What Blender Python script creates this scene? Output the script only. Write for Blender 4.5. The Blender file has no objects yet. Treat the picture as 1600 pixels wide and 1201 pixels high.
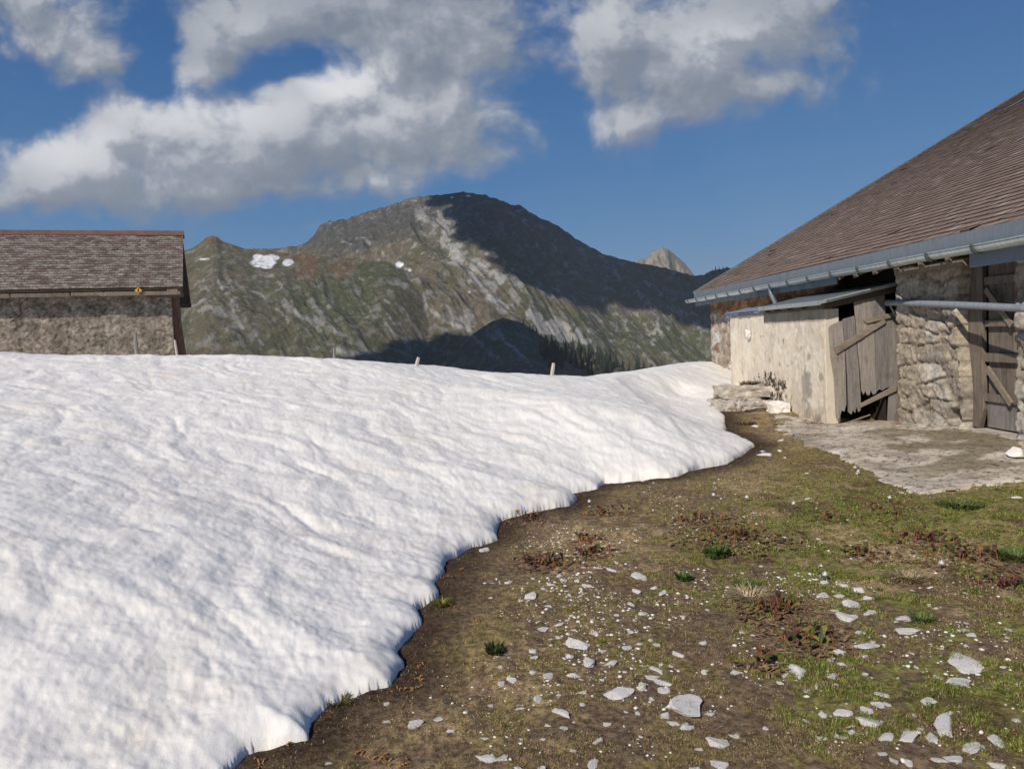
import bpy, bmesh, math, random
import numpy as np
from mathutils import Vector, Matrix
random.seed(7); rng = np.random.default_rng(7)
SC = bpy.context.scene
R = math.radians
# ---------------------------------------------------------------- camera
F = 1200.0; EYE = 1.6; PITCH = R(3.58); ROLL = R(2.5)
fw = np.array([0, math.cos(PITCH), -math.sin(PITCH)]); up0 = np.array([0, math.sin(PITCH), math.cos(PITCH)]); rt0 = np.array([1.0, 0, 0])
up = up0*math.cos(ROLL)+rt0*math.sin(ROLL); rt = rt0*math.cos(ROLL)-up0*math.sin(ROLL)
cam = bpy.data.cameras.new("camera"); camo = bpy.data.objects.new("camera", cam); SC.collection.objects.link(camo)
cam.sensor_width = 36; cam.lens = 36*F/1600; cam.clip_start = 0.05; cam.clip_end = 40000
M = Matrix.Identity(4)
for i in range(3):
    M[i][0] = rt[i]; M[i][1] = up[i]; M[i][2] = -fw[i]
M[2][3] = EYE
camo.matrix_world = M; SC.camera = camo
def ray(px, py):
    return fw+rt*((px-800)/F)+up*((600.5-py)/F)
def P(px, py, Y):
    d = ray(px, py); return np.array([0, 0, EYE])+d*(Y/d[1])
def onz(px, py, z=0.0):
    d = ray(px, py); return np.array([0, 0, EYE])+d*((z-EYE)/d[2])
# ---------------------------------------------------------------- sun + sky
SUN_AZ = R(38); SUN_EL = R(37)          # light travels to +x/+y, turned SUN_AZ right of straight ahead
L = np.array([math.sin(SUN_AZ)*math.cos(SUN_EL), math.cos(SUN_AZ)*math.cos(SUN_EL), -math.sin(SUN_EL)])
sun = bpy.data.lights.new("sun", 'SUN'); sun.energy = 3.9; sun.angle = R(0.55); sun.color = (1, 0.905, 0.775)
suno = bpy.data.objects.new("sun", sun); SC.collection.objects.link(suno)
suno.rotation_euler = Vector(L).to_track_quat('-Z', 'Y').to_euler(); suno.location = (-20, -20, 40)
SC.view_settings.view_transform = 'Standard'; SC.view_settings.look = 'None'; SC.view_settings.gamma = 1
SC.view_settings.use_curve_mapping = False; SC.view_settings.exposure = 0.10

class NT:
    def __init__(s, tree): s.t = tree
    def n(s, typ, props=None, out=0, **ins):
        nd = s.t.nodes.new(typ)
        for k, v in (props or {}).items(): setattr(nd, k, v)
        for k, v in ins.items():
            key = int(k[1:]) if k[0] == 'i' and k[1:].isdigit() else k.replace('_', ' ')
            sk = nd.inputs[key]
            if isinstance(v, bpy.types.NodeSocket): s.t.links.new(v, sk)
            else: sk.default_value = v
        return nd.outputs[out]
    def m(s, op, a, b=0.0, c=0.0, clamp=False):
        return s.n('ShaderNodeMath', {'operation': op, 'use_clamp': clamp}, i0=a, i1=b, i2=c)
    def vm(s, op, a, b=(0, 0, 0), out=0):
        return s.n('ShaderNodeVectorMath', {'operation': op}, out, i0=a, i1=b)
    def mr(s, x, a, b, c=0.0, d=1.0, smooth=True):
        nd = s.t.nodes.new('ShaderNodeMapRange'); nd.interpolation_type = 'SMOOTHSTEP' if smooth else 'LINEAR'
        s.t.links.new(x, nd.inputs[0])
        for i, v in enumerate((a, b, c, d)): nd.inputs[i+1].default_value = v
        return nd.outputs[0]
    def mix(s, f, a, b, blend='MIX'):
        nd = s.t.nodes.new('ShaderNodeMix'); nd.data_type = 'RGBA'; nd.blend_type = blend
        for i, v in ((0, f), (6, a), (7, b)):
            if isinstance(v, bpy.types.NodeSocket): s.t.links.new(v, nd.inputs[i])
            else: nd.inputs[i].default_value = v if i == 0 or len(v) == 4 else (*v, 1)
        return nd.outputs[2]
    def noise(s, vec, scale, detail=4, rough=0.55, dist=0.0, out=0):
        return s.n('ShaderNodeTexNoise', None, out, Vector=vec, Scale=scale, Detail=detail, Roughness=rough, Distortion=dist)
def rgb(v):   # sRGB 0-255 to linear
    return tuple(((c/255+0.055)/1.055)**2.4 if c/255 > 0.04045 else c/255/12.92 for c in v)

world = bpy.data.worlds.new("World"); SC.world = world; world.use_nodes = True
wt = world.node_tree; wt.nodes.clear(); W = NT(wt)
sky = wt.nodes.new('ShaderNodeTexSky'); sky.sky_type = 'NISHITA'; sky.sun_disc = False
sky.sun_elevation = SUN_EL; sky.sun_rotation = math.atan2(-L[0], -L[1]); sky.altitude = 1700; sky.air_density = 1.0; sky.dust_density = 0.3; sky.ozone_density = 2.0
# cloud density group: world direction divided by its forward part gives a fixed map of the sky
def gn(px, py):
    d = ray(px, py); return (d[0]/d[1], d[2]/d[1])
ELL = [(130,262,165,62,1),(55,275,100,58,1),(300,235,215,92,1),(480,222,190,102,1),(610,210,160,112,1),(540,140,68,58,.9),(700,170,100,85,.85),
       (190,215,110,60,.9),(340,290,230,48,.9),(560,275,130,40,.75),
       (345,75,95,85,.9),(430,20,190,75,1),(620,55,190,130,1),(745,75,85,85,.8),(80,45,115,72,.75),(150,105,95,42,.7),(30,0,90,60,.7),
       (945,60,130,120,1),(1050,95,125,100,1),(990,182,80,50,.9),(1170,45,165,85,1),(1250,20,100,60,.7),
       (1150,145,150,46,.62),(1320,128,60,26,.22),(815,195,62,42,.32),(850,25,60,30,.45),(835,80,60,60,.5),(800,235,45,35,.25),(690,255,90,50,.5)]
g = bpy.data.node_groups.new("cloud_density", 'ShaderNodeTree')
g.interface.new_socket("P", in_out='INPUT', socket_type='NodeSocketVector')
g.interface.new_socket("D", in_out='OUTPUT', socket_type='NodeSocketFloat')
g.interface.new_socket("N", in_out='OUTPUT', socket_type='NodeSocketFloat')
gi = g.nodes.new('NodeGroupInput'); go = g.nodes.new('NodeGroupOutput'); G = NT(g)
p0 = gi.outputs[0]
D2 = {'noise_dimensions': '2D'}
wn = G.vm('SUBTRACT', G.n('ShaderNodeTexNoise', D2, 1, Vector=p0, Scale=4.0, Detail=3.0, Roughness=.5), (0.5, 0.5, 0.5))
p1 = G.vm('ADD', p0, G.vm('MULTIPLY', wn, (0.07, 0.06, 0.0)))
acc = None
for cx, cy, rx, ry, w in ELL:
    c = gn(cx, cy)
    q = G.vm('MULTIPLY', G.vm('SUBTRACT', p1, (c[0], c[1], 0)), (F/rx, F/ry, 0))
    ln = G.vm('LENGTH', q, out=1)
    v = G.m('MULTIPLY', G.m('SUBTRACT', 1.25, ln), w)
    acc = v if acc is None else G.m('SMOOTH_MAX', acc, v, 0.25)
for cx, cy, rx, ry, w in [(240,108,46,55,.55),(250,30,36,60,.35),(460,104,70,30,.6),(400,130,60,22,.35),(850,135,45,80,.4),(832,45,35,35,.25),(40,160,80,50,.4),(770,310,80,45,.5),(520,330,200,22,.3)]:
    c = gn(cx, cy); ln = G.vm('LENGTH', G.vm('MULTIPLY', G.vm('SUBTRACT', p1, (c[0], c[1], 0)), (F/rx, F/ry, 0)), out=1)
    acc = G.m('SUBTRACT', acc, G.m('MULTIPLY', G.mr(ln, 0.0, 1.6, 1, 0), w))
nb = G.n('ShaderNodeTexNoise', D2, 0, Vector=G.vm('MULTIPLY', p1, (1, 1.25, 1)), Scale=9.0, Detail=10.0, Roughness=.62)
nc = G.n('ShaderNodeTexVoronoi', {'voronoi_dimensions': '2D'}, 0, Vector=p1, Scale=24.0, Detail=2.0, Roughness=0.55)
nsum = G.m('ADD', G.m('MULTIPLY', G.m('SUBTRACT', nb, 0.5), 1.5), G.m('MULTIPLY', G.m('SUBTRACT', 0.45, nc), 0.30))
dens = G.m('ADD', G.m('ADD', acc, 0.10), nsum)
g.links.new(dens, go.inputs[0]); g.links.new(nb, go.inputs[1])
dirv = W.n('ShaderNodeTexCoord')
sx = wt.nodes.new('ShaderNodeSeparateXYZ'); wt.links.new(dirv, sx.inputs[0])
ay = W.m('MAXIMUM', W.m('ABSOLUTE', sx.outputs[1]), 0.12)
gp = wt.nodes.new('ShaderNodeCombineXYZ'); wt.links.new(W.m('DIVIDE', sx.outputs[0], ay), gp.inputs[0]); wt.links.new(W.m('DIVIDE', sx.outputs[2], ay), gp.inputs[1])
def cg(v):
    nd = wt.nodes.new('ShaderNodeGroup'); nd.node_tree = g; wt.links.new(v, nd.inputs[0]); return nd
c1 = cg(gp.outputs[0]); c2 = cg(W.vm('ADD', gp.outputs[0], (-0.018, 0.028, 0)))
cov = W.m('POWER', W.mr(c1.outputs[0], -0.12, 0.75), 1.15)
rim = W.mr(W.m('SUBTRACT', c2.outputs[0], c1.outputs[0]), 0.42, -0.50)
thin = W.mr(c1.outputs[0], 0.3, 1.9, 1.0, 0.0)
BR = [(110,232,170,62,.95),(320,175,200,60,1.0),(540,125,80,55,1.25),(600,190,140,60,.65),(640,278,150,28,.6),(250,250,200,60,.5),(950,20,130,70,.55),(1120,70,120,45,.65),(965,190,80,40,.5),(120,295,140,20,.4),(745,150,45,70,.6),(390,50,90,55,.35),(90,60,90,70,.4),(640,60,150,50,.2),(820,190,60,60,.35)]
bacc = None
for cx, cy, rx, ry, w in BR:
    c = gn(cx, cy)
    ln = W.vm('LENGTH', W.vm('MULTIPLY', W.vm('SUBTRACT', gp.outputs[0], (c[0], c[1], 0)), (F/rx, F/ry, 0)), out=1)
    v = W.m('MULTIPLY', W.mr(ln, 0.0, 1.7, 1, 0), w)
    bacc = v if bacc is None else W.m('MAXIMUM', bacc, v)
lit = W.m('ADD', W.m('MULTIPLY', bacc, 0.46), W.m('ADD', W.m('MULTIPLY', rim, 0.42), W.m('MULTIPLY', thin, 0.03)))
lit = W.m('ADD', lit, W.m('MULTIPLY', W.m('SUBTRACT', c1.outputs[1], 0.5), 0.30), clamp=True)
ramp = wt.nodes.new('ShaderNodeValToRGB'); wt.links.new(lit, ramp.inputs[0])
cr = ramp.color_ramp; cr.elements[0].position = 0.1; cr.elements[0].color = (*rgb((124,133,147)), 1)
cr.elements[1].position = 0.95; cr.elements[1].color = (*rgb((226,227,229)), 1)
e = cr.elements.new(0.4); e.color = (*rgb((150,156,167)), 1)
e = cr.elements.new(0.65); e.color = (*rgb((186,189,195)), 1)
skyc = W.n('ShaderNodeHueSaturation', None, 0, Saturation=0.95, Value=0.10, Color=sky.outputs[0])
sr = wt.nodes.new('ShaderNodeValToRGB'); wt.links.new(sx.outputs[2], sr.inputs[0])
sr.color_ramp.elements[0].position = 0.0; sr.color_ramp.elements[0].color = (*rgb((70,124,170)), 1)
sr.color_ramp.elements[1].position = 0.9; sr.color_ramp.elements[1].color = (*rgb((22,70,122)), 1)
for a_, b_ in ((.10, (42,117,171)), (.25, (24,98,157)), (.40, (12,80,142))):
    e = sr.color_ramp.elements.new(a_); e.color = (*rgb(b_), 1)
skyc = W.mix(0.86, skyc, sr.outputs[0])
horizon = W.mr(sx.outputs[2], -0.02, 0.03, 0, 1)
fin = W.mix(W.m('MULTIPLY', W.m('MULTIPLY', cov, 0.97), horizon), skyc, ramp.outputs[0])
bg = wt.nodes.new('ShaderNodeBackground'); wt.links.new(fin, bg.inputs[0]); bg.inputs[1].default_value = 1.0
wo = wt.nodes.new('ShaderNodeOutputWorld'); wt.links.new(bg.outputs[0], wo.inputs[0])

# ---------------------------------------------------------------- numpy noise
_perm = rng.permutation(4096)
def _h(ix, iy, s=0):
    return _perm[(_perm[(ix+s*131) & 4095]+iy) & 4095]
_ang = rng.random(4096)*2*np.pi
def perlin(x, y, s=0):
    x = np.asarray(x, float); y = np.asarray(y, float)
    ix = np.floor(x).astype(int); iy = np.floor(y).astype(int); fx = x-ix; fy = y-iy
    u = fx*fx*fx*(fx*(fx*6-15)+10); v = fy*fy*fy*(fy*(fy*6-15)+10)
    def gd(a, b):
        t = _ang[_h(ix+a, iy+b, s)]; return np.cos(t)*(fx-a)+np.sin(t)*(fy-b)
    n0 = gd(0, 0)*(1-u)+gd(1, 0)*u; n1 = gd(0, 1)*(1-u)+gd(1, 1)*u
    return (n0*(1-v)+n1*v)*1.5
def fbm(x, y, o=4, s=0, g=0.5):
    a = 1; r = 0; 
    for i in range(o): r = r+a*perlin(x*2**i, y*2**i, s+i); a *= g
    return r
def ridged(x, y, o=4, s=0, g=0.55):
    a = 1; r = 0; t = 0
    for i in range(o): r = r+a*(1-np.abs(perlin(x*2**i, y*2**i, s+i))*1.6); t += a; a *= g
    return r/t
def voro(x, y, s=0, jit=0.9):
    x = np.asarray(x, float); y = np.asarray(y, float); ix = np.floor(x).astype(int); iy = np.floor(y).astype(int)
    f1 = np.full(x.shape, 9.0); f2 = f1.copy(); cid = np.zeros(x.shape, int)
    for a in (-1, 0, 1):
        for b in (-1, 0, 1):
            h = _h(ix+a, iy+b, s); cx = ix+a+.5+jit*((h % 64)/64-.5); cy = iy+b+.5+jit*((h//64)/64-.5)
            d = np.hypot(x-cx, y-cy); m = d < f1
            f2 = np.where(m, f1, np.minimum(f2, d)); cid = np.where(m, h, cid); f1 = np.where(m, d, f1)
    return f1, f2, cid
def ss(x, a, b):
    t = np.clip((np.asarray(x, float)-a)/(b-a), 0, 1); return t*t*(3-2*t)

# ---------------------------------------------------------------- object helpers
COL = SC.collection
def tag(o, label=None, cat=None, group=None, kind=None):
    if label: o['label'] = label
    if cat: o['category'] = cat
    if group: o['group'] = group
    if kind: o['kind'] = kind
    return o
def empty(name, loc, label, cat, group=None):
    o = bpy.data.objects.new(name, None); COL.objects.link(o); o.location = loc; o.empty_display_size = .1
    return tag(o, label, cat, group)
def wloc(o):
    v = Vector((0, 0, 0))
    while o: v = v+Vector(o.location); o = o.parent
    return v
def mk(name, verts, faces, mat, parent=None, smooth=False, bevel=0, loc=None):
    me = bpy.data.meshes.new(name); v = np.asarray(verts, float).reshape(-1, 3).copy()
    off = np.array(wloc(parent)) if parent else (np.array(loc) if loc is not None else np.zeros(3))
    v -= off
    if isinstance(faces, np.ndarray):
        nf, k = faces.shape
        me.vertices.add(len(v)); me.vertices.foreach_set('co', v.ravel())
        me.loops.add(nf*k); me.loops.foreach_set('vertex_index', faces.astype(np.int32).ravel())
        me.polygons.add(nf); me.polygons.foreach_set('loop_start', np.arange(0, nf*k, k, dtype=np.int32))
        me.update(calc_edges=True)
    else:
        me.from_pydata([tuple(p) for p in v], [], faces); me.update()
    if smooth: me.polygons.foreach_set('use_smooth', np.ones(len(me.polygons), bool))
    me.validate()
    me.materials.append(mat)
    o = bpy.data.objects.new(name, me); COL.objects.link(o)
    if parent: o.parent = parent
    elif loc is not None: o.location = loc
    if bevel:
        b = o.modifiers.new('bevel', 'BEVEL'); b.width = bevel; b.segments = 2; b.limit_method = 'ANGLE'
    return o
def attr(o, name, cols):
    a = o.data.color_attributes.new(name, 'FLOAT_COLOR', 'POINT')
    c = np.ones((len(cols), 4)); c[:, :cols.shape[1]] = cols; a.data.foreach_set('color', c.ravel())
class MB:
    def __init__(s): s.v = []; s.f = []
    def box(s, o, a, b, c):
        o, a, b, c = map(np.asarray, (o, a, b, c)); n = len(s.v)
        for k in range(8): s.v.append(o+a*(k & 1)+b*((k >> 1) & 1)+c*((k >> 2) & 1))
        fl = [(0, 2, 3, 1), (4, 5, 7, 6), (0, 1, 5, 4), (2, 6, 7, 3), (0, 4, 6, 2), (1, 3, 7, 5)]
        if np.dot(np.cross(a, b), c) < 0: fl = [q[::-1] for q in fl]
        s.f += [tuple(n+i for i in q) for q in fl]; return s
    def prism(s, pts, d):
        pts = [np.asarray(p, float) for p in pts]; d = np.asarray(d, float); n = len(s.v); k = len(pts)
        nrm = sum(np.cross(pts[i]-pts[0], pts[(i+1) % k]-pts[0]) for i in range(k))
        if np.dot(nrm, d) > 0: pts = pts[::-1]
        s.v += pts+[p+d for p in pts]
        s.f.append(tuple(range(n, n+k))); s.f.append(tuple(range(n+2*k-1, n+k-1, -1)))
        for i in range(k): j = (i+1) % k; s.f.append((n+i, n+k+i, n+k+j, n+j))
        return s
    def tube(s, pts, r, seg=10, cap=True):
        pts = [np.asarray(p, float) for p in pts]; n = len(s.v); rr = r if hasattr(r, '__len__') else [r]*len(pts)
        for i, p in enumerate(pts):
            d = pts[min(i+1, len(pts)-1)]-pts[max(i-1, 0)]; d /= np.linalg.norm(d)
            h = np.array([0, 0, 1.]) if abs(d[2]) < .9 else np.array([1., 0, 0]); a = np.cross(d, h); a /= np.linalg.norm(a); b = np.cross(a, d)
            for k in range(seg):
                t = 2*math.pi*k/seg; s.v.append(p+rr[i]*(a*math.cos(t)+b*math.sin(t)))
        for i in range(len(pts)-1):
            for k in range(seg):
                q = (k+1) % seg; s.f.append((n+i*seg+k, n+i*seg+q, n+(i+1)*seg+q, n+(i+1)*seg+k))
        if cap:
            s.f.append(tuple(n+k for k in range(seg))[::-1]); s.f.append(tuple(n+(len(pts)-1)*seg+k for k in range(seg)))
        return s
    def build(s, name, mat, parent=None, smooth=False, bevel=0, loc=None):
        o = mk(name, s.v, s.f, mat, parent, smooth, bevel, loc)
        bm = bmesh.new(); bm.from_mesh(o.data); bmesh.ops.recalc_face_normals(bm, faces=bm.faces); bm.to_mesh(o.data); bm.free()
        return o
def gridf(nx, ny, flip=False):
    i, j = np.meshgrid(np.arange(nx-1), np.arange(ny-1), indexing='ij'); a = (i*ny+j).ravel()
    q = np.stack([a, a+ny, a+ny+1, a+1], 1); return q[:, ::-1] if flip else q

# ---------------------------------------------------------------- materials
def mat(name, rough=0.85, spec=0.3):
    m = bpy.data.materials.new(name); m.use_nodes = True; t = m.node_tree; b = t.nodes['Principled BSDF']
    b.inputs['Roughness'].default_value = rough; b.inputs['Specular IOR Level'].default_value = spec
    return m, NT(t), b
def fin_(T, b, col, bump=None, dist=0.01, strength=0.6):
    if isinstance(col, bpy.types.NodeSocket): T.t.links.new(col, b.inputs['Base Color'])
    else: b.inputs['Base Color'].default_value = (*col, 1)
    if bump is not None:
        bn = T.n('ShaderNodeBump', None, 0, Strength=strength, Distance=dist, Height=bump); T.t.links.new(bn, b.inputs['Normal'])
def obc(T, sc=(1, 1, 1), rot=(0, 0, 0)):
    tc = T.t.nodes.new('ShaderNodeTexCoord'); mp = T.t.nodes.new('ShaderNodeMapping'); T.t.links.new(tc.outputs[3], mp.inputs[0])
    mp.inputs[3].default_value = sc; mp.inputs[2].default_value = rot; return mp.outputs[0]
def geo_rand(T):
    return T.t.nodes.new('ShaderNodeNewGeometry').outputs['Random Per Island']

def m_snow():
    m, T, b = mat('snow', 0.55, 0.25); p = obc(T)
    dirt = T.mr(T.noise(obc(T, (1, 1, .3)), 1.1, 6, .65, .6), .46, .74); d2 = T.mr(T.noise(p, 9, 5, .6), .45, .8)
    c = T.mix(T.m('MULTIPLY', dirt, T.m('ADD', T.m('MULTIPLY', d2, .6), .25)), (.935, .91, .87), (.72, .63, .51))
    speck = T.mr(T.noise(p, 140, 2, .5), .73, .79); c = T.mix(T.m('MULTIPLY', speck, T.m('MULTIPLY', d2, .5)), c, (.3, .26, .2))
    h = T.m('ADD', T.noise(p, 26, 5, .6), T.m('MULTIPLY', T.noise(p, 160, 3, .6), .35))
    fin_(T, b, c, h, 0.012, .32)
    return m
def m_ground():
    m, T, b = mat('turf_soil', .95, .15); p = obc(T)
    ca = T.n('ShaderNodeAttribute', {'attribute_name': 'Col'}, 0)
    n1 = T.noise(p, 28, 6, .7); n2 = T.noise(p, 110, 4, .65); n3 = T.noise(p, 6, 5, .6)
    c = T.mix(T.mr(n1, .35, .65), T.mix(1, ca, (.45, .42, .40), 'MULTIPLY'), T.mix(1, ca, (1.35, 1.3, 1.2), 'MULTIPLY'))
    c = T.mix(T.mr(n2, .56, .72, 0, .75), c, (.32, .25, .155)); c = T.mix(T.mr(n2, .42, .30, 0, .7), c, (.035, .026, .019))
    c = T.mix(T.mr(n3, .55, .75, 0, .35), c, (.07, .052, .04))
    peb = T.n('ShaderNodeTexVoronoi', None, 0, Vector=p, Scale=34.0); pm = T.mr(T.noise(p, 2.2, 4, .6), .5, .62)
    c = T.mix(T.m('MULTIPLY', T.mr(peb, .14, .09), pm), c, (.42, .40, .37))
    fin_(T, b, c, T.m('ADD', n1, T.m('MULTIPLY', n2, .6)), .022, .7); return m
def m_colattr(name, rough=.9, trans=0.0, var=.35, scale=30):
    m, T, b = mat(name, rough, .2); ca = T.n('ShaderNodeAttribute', {'attribute_name': 'Col'}, 0)
    n = T.noise(obc(T), scale, 5, .65); c = T.mix(T.mr(n, .3, .7), T.mix(1, ca, (1-var, 1-var, 1-var), 'MULTIPLY'), T.mix(1, ca, (1+var, 1+var, 1+var), 'MULTIPLY'))
    fin_(T, b, c)
    return m
def m_wood(name, a, c_, dark=.35, grain='z', scale=1.0):
    m, T, b = mat(name, .85, .2)
    sc = {'z': (9, 9, .7), 'x': (.7, 9, 9), 'y': (9, .7, 9)}[grain]; p = obc(T, tuple(q*scale for q in sc)); pi = obc(T)
    r = geo_rand(T); p = T.vm('ADD', p, T.vm('MULTIPLY', T.n('ShaderNodeCombineXYZ', None, 0, X=r, Y=r, Z=r), (37, 51, 23)))
    n = T.noise(p, 3.0, 8, .68, .4); n2 = T.noise(p, 14, 4, .7); n3 = T.noise(pi, 3.5, 4, .6)
    c = T.mix(T.mr(n, .3, .7), a, c_); c = T.mix(T.mr(n2, .52, .70, 0, dark*1.6), c, tuple(q*.25 for q in a))
    c = T.mix(T.mr(n3, .5, .75, 0, .45), c, (.085, .055, .035)); c = T.mix(1, c, T.mix(r, (.72, .72, .74), (1.2, 1.15, 1.08)), 'MULTIPLY')
    fin_(T, b, c, T.m('ADD', n, n2), .006, .8); return m
def m_zinc(name, c0, rough=.4, metal=.55, streak=1.0):
    m, T, b = mat(name, rough, .5); n = T.noise(obc(T, (1.2, 9, .7)), 3, 6, .6); n2 = T.noise(obc(T), 3.2, 5, .6)
    c = T.mix(T.mr(n, .35, .7, 0, .6*streak), c0, tuple(min(1, q*1.5) for q in c0)); c = T.mix(T.mr(n2, .5, .72, 0, .5), c, tuple(q*.6 for q in c0))
    fin_(T, b, c, n2, .01, .25); b.inputs['Metallic'].default_value = metal
    T.t.links.new(T.mr(n2, .3, .7, rough-.08, rough+.2), b.inputs['Roughness']); return m
def m_rock(name, a, c_, sc=1.0, bump=.03):
    m, T, b = mat(name, .9, .2); p = obc(T); n = T.noise(p, 5*sc, 8, .68, .3); n2 = T.noise(p, 22*sc, 6, .7); r = geo_rand(T)
    c = T.mix(T.mr(n, .3, .7), a, c_); c = T.mix(T.mr(n2, .57, .74, 0, .5), c, tuple(q*.4 for q in a)); c = T.mix(T.mr(T.noise(p, 2.1*sc, 5, .6), .52, .7, 0, .4), c, (.24, .19, .13))
    fin_(T, b, c, T.m('ADD', n, T.m('MULTIPLY', n2, .7)), bump, .8); return m
def m_concrete():
    m, T, b = mat('rendered_concrete', .9, .2); p = obc(T); n = T.noise(p, 2.2, 7, .65); n2 = T.noise(p, 34, 6, .7); n3 = T.noise(obc(T, (1, 1, .35)), 5, 6, .65)
    ca = T.n('ShaderNodeAttribute', {'attribute_name': 'Col'}, 0)
    c = T.mix(T.mr(n, .35, .7), (.72, .64, .52), (.82, .75, .64)); c = T.mix(T.mr(n3, .54, .74, 0, .55), c, (.36, .29, .20))
    c = T.mix(T.mr(n2, .60, .72, 0, .75), c, (.22, .18, .14)); c = T.mix(1, c, ca, 'MULTIPLY')
    fin_(T, b, c, T.m('ADD', n2, n3), .012, .7); return m
def m_tiles(name, a, c_, lich, lamt, k=1.0):
    m, T, b = mat(name, .85, .25); r = geo_rand(T); p = obc(T); n = T.noise(p, 1.2*k, 6, .6); n2 = T.noise(p, 16, 6, .7); n4 = T.noise(obc(T, (1, 1, 3)), 3.0, 6, .65)
    c = T.mix(r, a, c_); c = T.mix(T.mr(n, .42, .7, 0, .5), c, tuple(q*1.35 for q in a))
    c = T.mix(T.m('MULTIPLY', T.mr(n4, lamt, lamt+.14), T.mr(n2, .42, .6, .3, 1)), c, lich)
    c = T.mix(T.mr(r, .955, .97, 0, .6), c, lich); c = T.mix(T.mr(n2, .6, .75, 0, .5), c, tuple(q*.5 for q in a))
    fin_(T, b, c, n2, .006, .6); return m
def m_plain(name, col, rough=.8, v=.25, sc=6):
    m, T, b = mat(name, rough, .3); n = T.noise(obc(T), sc, 6, .65)
    fin_(T, b, T.mix(n, tuple(q*(1-v) for q in col), tuple(q*(1+v) for q in col)), n, .005, .4); return m
MT = dict(snow=m_snow(), ground=m_ground(), blade=m_colattr('grass_blades'), leafc=m_colattr('dock_leaves', .7),
    grey_wood=m_wood('weathered_boards', (.215, .20, .19), (.34, .32, .305)), brace=m_wood('weathered_brace', (.26, .22, .175), (.36, .31, .255), .3, 'x'),
    old_wood=m_wood('old_brown_boards', (.17, .14, .115), (.29, .25, .21)), dark_wood=m_wood('dark_beams', (.10, .075, .055), (.17, .13, .10), .4, 'y'),
    red_wood=m_wood('reddish_post', (.12, .065, .04), (.20, .13, .10)), zinc=m_zinc('zinc_fascia', (.215, .25, .285), .5, .35, .5), gutter=m_zinc('zinc_gutter', (.50, .55, .54), .35, .6), bracket=m_zinc('dark_brackets', (.10, .12, .13), .5, .3),
    under=m_zinc('zinc_soffit', (.17, .22, .26), .5, .3, .4),
    tin=m_zinc('tin_sheet', (.20, .235, .25), .4, .5), pole=m_zinc('galvanised_pole', (.30, .34, .38), .5, .3), conc=m_concrete(), limestone=m_rock('limestone', (.80, .765, .72), (.93, .91, .88), 2.0, .01),
    rubble=m_colattr('rubble_wall', .95, 0, .32, 11), pillar=m_colattr('pillar_stone', .95, 0, .3, 16), step=m_rock('step_stone', (.36, .31, .25), (.66, .62, .56), 1.2, .03),
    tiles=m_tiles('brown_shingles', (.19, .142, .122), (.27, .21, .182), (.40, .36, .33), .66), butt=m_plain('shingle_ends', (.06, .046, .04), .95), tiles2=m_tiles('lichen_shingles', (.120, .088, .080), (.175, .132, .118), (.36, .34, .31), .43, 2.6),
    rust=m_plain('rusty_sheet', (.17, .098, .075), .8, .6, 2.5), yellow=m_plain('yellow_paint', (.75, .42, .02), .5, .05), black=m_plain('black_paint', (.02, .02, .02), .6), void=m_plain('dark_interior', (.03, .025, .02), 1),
    red=m_plain('red_plastic', (.5, .04, .03), .4), spruce=m_plain('spruce_needles', (.030, .044, .024), .95, .5, .6), bark=m_plain('bark', (.07, .05, .04)), white_paint=m_plain('weathered_white_wood', (.50, .46, .42), .8, .3, 12),
    bluep=m_plain('blue_grey_slate', (.22, .27, .36), .5, .3, 5), petal=m_plain('white_petals', (.75, .75, .78), .6, .1))

# ---------------------------------------------------------------- building frames
BA = R(1.0); U = np.array([math.cos(BA), math.sin(BA), 0]); V = np.array([-math.sin(BA), math.cos(BA), 0]); Z = np.array([0, 0, 1.0])
def B(u, v, z): return U*u+V*v+Z*z
def BV(px, py, v):
    d = ray(px, py); t = v/np.dot(d, V); return np.dot(d, U)*t, EYE+d[2]*t
def BU(px, py, u):
    d = ray(px, py); t = u/np.dot(d, U); return np.dot(d, V)*t, EYE+d[2]*t
def uv_of(x, y): return x*U[0]+y*U[1], x*V[0]+y*V[1]

# ---------------------------------------------------------------- land
def base_z(x, y):
    u, v = uv_of(x, y)
    z = .12*ss(u, 3.6, 5.6)*ss(v, 12.2, 10.2)*ss(v, 5.5, 7.5) + .10*ss(v, 11.5, 14)*ss(u, 2, 4)
    return z+.035*fbm(x*.55, y*.55, 3, 3)+.012*fbm(x*3, y*3, 3, 9)+.006*fbm(x*12, y*12, 2, 14)
EP = [(350,1201),(385,1172),(430,1160),(475,1148),(474,1125),(500,1096),(540,1080),(600,1062),(628,1030),(624,1005),(655,972),(650,950),(682,930),(674,908),(697,888),(700,870),(732,845),(770,832),(782,808),(825,797),(885,782),(903,771),(884,765),(932,757),(945,748),(1000,744),(1045,741),(1100,726),(1140,718),(1180,695),(1155,682),(1137,676),(1131,655),(1114,640)]
edge = [(-3.2, -40), (-3.0, -6), (-2.3, 0.2), (-1.75, 1.9)]+[tuple(onz(a, b, .02)[:2]) for a, b in EP]
q = B(3.95, 14.2, 0); edge += [(q[0], q[1])]
for uu, vv in ((4.15, 14.65), (5.05, 14.9), (9, 14.9), (60, 14.9)): q = B(uu, vv, 0); edge.append((q[0], q[1]))
edge = np.array(edge)
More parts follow.
